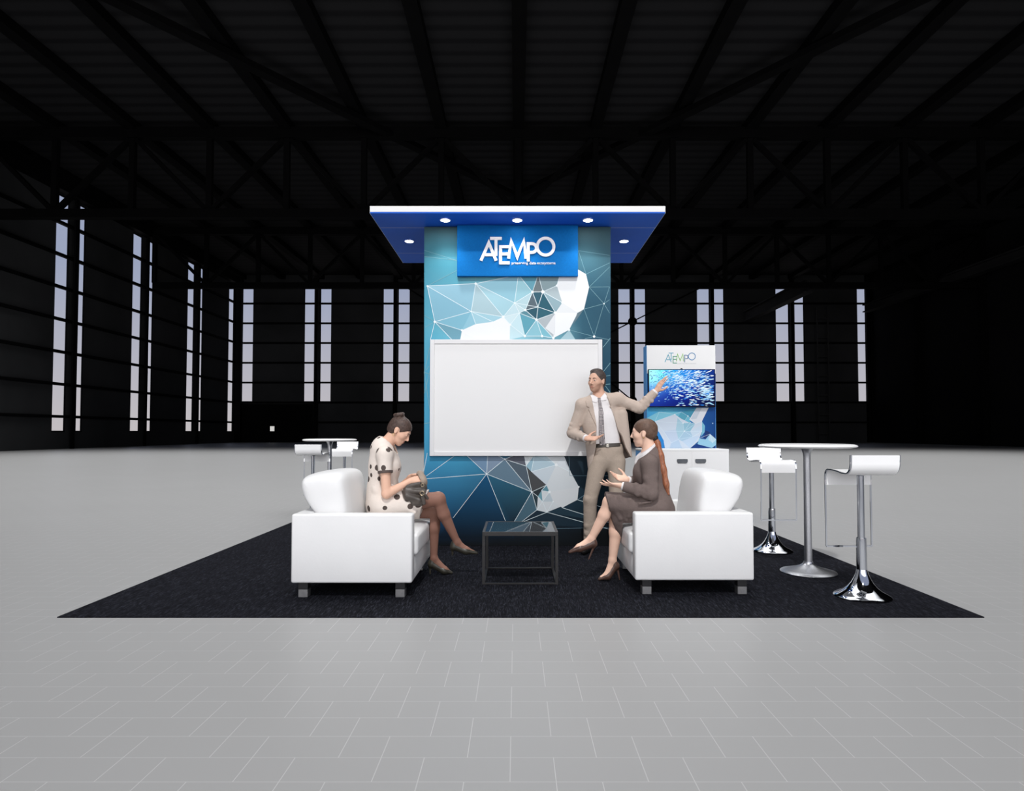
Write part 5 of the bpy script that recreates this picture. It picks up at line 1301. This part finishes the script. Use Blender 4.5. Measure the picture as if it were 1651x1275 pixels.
# ------------------------------------------------------------------ seated woman in the grey skirt suit
Y2 = 5.27
def Wn(px, py, d=0.0):
    q = at(px, py, Y2 + d); return V(q.x, q.y, q.z)
root = thing('person', 'seated woman in grey skirt suit with long auburn ponytail, hands held out', 'person', (Wn(1010, 900)[0], Y2, .008))
HD = Head(Wn(1037.5, 697.5), (-.94, .32, -.08), (-.10, 0, 1), .97, True)
sN, eN, wN = Wn(1047, 747, -.15), Wn(1050, 795, -.19), Wn(1001, 783, -.13)
sG, eG, wG = Wn(1043, 747, .15), Wn(1043, 790, .18), Wn(1011, 773, .06)
hN, kN, aN = Wn(1058, 820, -.09), Wn(983, 809, -.04), Wn(954, 867, .01)
hG, kG, aG = Wn(1058, 823, .09), Wn(992, 834, .05), Wn(987.5, 902, .04)
ftN = [aN, Wn(956.5, 875, .01), Wn(934, 882, .005), Wn(923, 888, .005)]
gt = gnd(968, 934); ftG = [aG, Wn(992, 911, .04), V(gt.x + .045, aG[1] - .005, .052), V(gt.x, aG[1] - .01, .036)]
body = HD.prims() + [Cone(HD.w(0, -.028, -.045), Wn(1049, 730), .046, .052, .02), Cone(sN, sG, .040, .040, .03), Cone(Wn(1047, 742), Wn(1047, 764), .11, .12, .04, XS), Cone(Wn(1047, 764), Wn(1056, 797), .12, .105, .04, XS), Cone(Wn(1056, 797), Wn(1060, 817), .11, .13, .05, ((1, 0, 0), .8)),
    Cone(sN, eN, .042, .035, .02), Cone(eN, wN, .036, .023, .015), Cone(sG, eG, .042, .035, .02), Cone(eG, wG, .036, .023, .015),
    Cone(hN, kN, .086, .055, .03), Cone(kN, kN + (aN - kN) * .35 + V(.007, 0, -.002), .050, .048, .02), Cone(kN + (aN - kN) * .35 + V(.007, 0, -.002), aN, .047, .030, .02),
    Cone(hG, kG, .084, .056, .03), Cone(kG, kG + (aG - kG) * .35 + V(.012, 0, 0), .052, .053, .02), Cone(kG + (aG - kG) * .35 + V(.012, 0, 0), aG, .051, .031, .02)]
body += foot(*ftN, .027) + foot(*ftG, .027)
body += hand(wN, (-.97, .02, .16), (.05, .35, .93), (-.15, .75, .35), .90, (.08, .12, .1), .10, (.7, .5), [(-.05, .08, .08), (.0, .12, .1), (.12, .25, .2), (.2, .35, .25)])
body += hand(wG, (-.95, -.12, .24), (.0, -.65, .75), (-.1, -.3, .9), .90, (.12, .2, .15), .14, (.9, .7), [(.1, .15, .1), (.22, .3, .2), (.3, .35, .2), (.36, .4, .25)])
bf = seat2(Field(body, .0042)); bo = bf.body(skin_m, root, HD, lin((234, 194, 172)), lin((196, 118, 110))); HD.face(bo, root, dark_m, .0024, .8)
hf = Field([Ell(HD.w(0, -.020, .030), (.079, .099, .086), HD.R, 0), Ell(HD.w(0, -.06, -.01), (.064, .050, .058), HD.R, .02)], .0035)
hf.clip(hairline(HD, (.74, .67, .020), 0, low=-.064))
for sx_ in (-1, 1): hf.cut(Ell(HD.w(sx_ * .082, -.002, -.022), (.03, .026, .042), HD.R), .006)
ho = hf.obj('hair', hair_w2, root)
tl_ = [(1055.5, 704, -.01, .020), (1060, 715, -.03, .031), (1064.5, 735, -.07, .038), (1069, 758, -.095, .038), (1073.5, 780, -.105, .033), (1077, 795, -.105, .020)]
tf2 = Field([Cone(Wn(a_[0], a_[1], a_[2]), Wn(b_[0], b_[1], b_[2]), a_[3], b_[3], .02, ((.97, 0, .25), .72)) for a_, b_ in zip(tl_, tl_[1:])], .0042); tf2.obj('ponytail', tail_m, root)
kf = Field([Ell(HD.w(0, -.092, -.052), (.030, .026, .026), HD.R, 0)], .0035); kf.obj('hair_band', mat('black hair band', (.012, .01, .01), .6, noise=(40, .2)), root)
# blouse at the neck
cf = Field([Cone(Wn(1046, 716), Wn(1046, 736), .065, .090, 0), Cone(Wn(1037, 730), Wn(1030, 746), .050, .036, .02), Cone(Wn(1046, 736, -.04), Wn(1046, 736, .04), .066, .066, .02)], .004)
cf.half(Wn(1037, 727), (-.60, 0, .80)); cf.obj('blouse', shirt_m, root)
# jacket
jp = [Cone(sN, sG, .062, .062, .04), Cone(Wn(1049, 740), Wn(1046, 764), .125, .145, .04, ((1, 0, 0), .80)), Cone(Wn(1046, 764), Wn(1054, 792), .145, .128, .04, ((1, 0, 0), .82)), Cone(Wn(1054, 792), Wn(1062, 824), .130, .160, .04, ((1, 0, 0), .82)), Cone(Wn(1036, 760, -.05), Wn(1036, 760, .05), .055, .055, .04),
      Cone(sN, eN, .064, .056, .03), Cone(eN, wN, .054, .040, .02), Cone(sG, eG, .062, .054, .03), Cone(eG, wG, .052, .040, .02), Cone(Wn(1060, 812, -.07), Wn(1038, 812, -.09), .105, .085, .04), Cone(Wn(1051, 726, .0), Wn(1049, 744), .060, .11, .02, ((1, 0, 0), .8))]
for (p_, q_, r0, ts) in ((sN, eN, .060, (.45, .8)), (eN, wN, .052, (.08, .25, .5))):
    ax_ = nrm(q_ - p_); side = nrm(np.cross(ax_, V(0, 1, 0)))
    for t_ in ts:
        c_ = p_ + (q_ - p_) * t_; jp.append(Cone(c_ - side * .03 + V(0, -.022, 0) + ax_ * .01, c_ + side * .03 + V(0, -.022, 0) - ax_ * .012, r0 * .5, r0 * .45, .012))
jf = Field(jp, .0045)
for el_, wr_h in ((eN, wN), (eG, wG)):
    n = nrm(wr_h - el_); e = wr_h - n * .020; jf.cut(Cone(e, e + n * .11, .062, .075, 0, fa=True), .002)
seat2(jf)
jf.half(Wn(1041, 729.5), (-.62, 0, .78))
jf.clip(lambda x, y, z: np.minimum(.064 - np.sqrt((x - Wn(1045, 722)[0]) ** 2 + (y - Y2) ** 2), z - Wn(1046, 731)[2] - (x - Wn(1046, 731)[0]) * .7 + 0 * y))
jo = jf.obj('suit_jacket', grey_suit, root)
pf = Field([Cone(Wn(1030, 812, -.185), Wn(1050, 809, -.208), .008, .008, 0)], .004); pf.obj('pocket_flap', grey_suit, root)
for el_, wr_h in ((eN, wN), (eG, wG)):
    n = nrm(wr_h - el_); f_ = Field([Cone(wr_h - n * .05, wr_h - n * .006, .033, .034, 0, fa=True, fb=True)], .0035); f_.obj('blouse_cuff', shirt_m, root)
# skirt
kp_ = [Cone(hN, kN + V(-.02, 0, .004), .110, .078, .04), Cone(hG, kG + V(0, 0, 0), .105, .082, .04), Cone(Wn(1056, 808), Wn(1056, 822), .15, .155, .04, ((1, 0, 0), .85)), Cone(Wn(1010, 815, -.03), Wn(1003, 846, .02), .085, .062, .04), Cone(Wn(996, 812, -.05), Wn(1004, 858, .03), .05, .045, .04), Cone(Wn(1030, 822, 0), Wn(1000, 828, .02), .11, .09, .05)]
for p0, p1 in (((985, 802, -.10), (1000, 836, -.075)), ((1000, 803, -.115), (1010, 838, -.085)), ((1016, 806, -.135), (1014, 832, -.11))): kp_.append(Cone(Wn(*p0), Wn(*p1), .020, .014, .02))
kf_ = Field(kp_, .0045)
P2 = kf_.poly([(q[0], q[2]) for q in (Wn(975, 780), Wn(974.5, 798), Wn(979.5, 818), Wn(986, 838), Wn(998, 868), Wn(1004, 870), Wn(1012, 852), Wn(1022, 846), Wn(1090, 846), Wn(1090, 780))])
kf_.D = np.maximum(kf_.D, P2)
seat2(kf_)
kf_.obj('skirt', grey_suit, root)
bm = bmesh.new(); e_ = HD.w(-.082, -.008, -.040); bmesh.ops.create_uvsphere(bm, u_segments=10, v_segments=8, radius=.006, matrix=Matrix.Translation(Vector(e_))); bmobj('earring', bm, MATS['thin gold hoop'], root, True)
pump(ftN, shoe_br, root, Wn(947, 907, .01), True); pump(ftG, shoe_br, root, V(Wn(999, 930, .04)[0], ftG[1][1], .011), True)
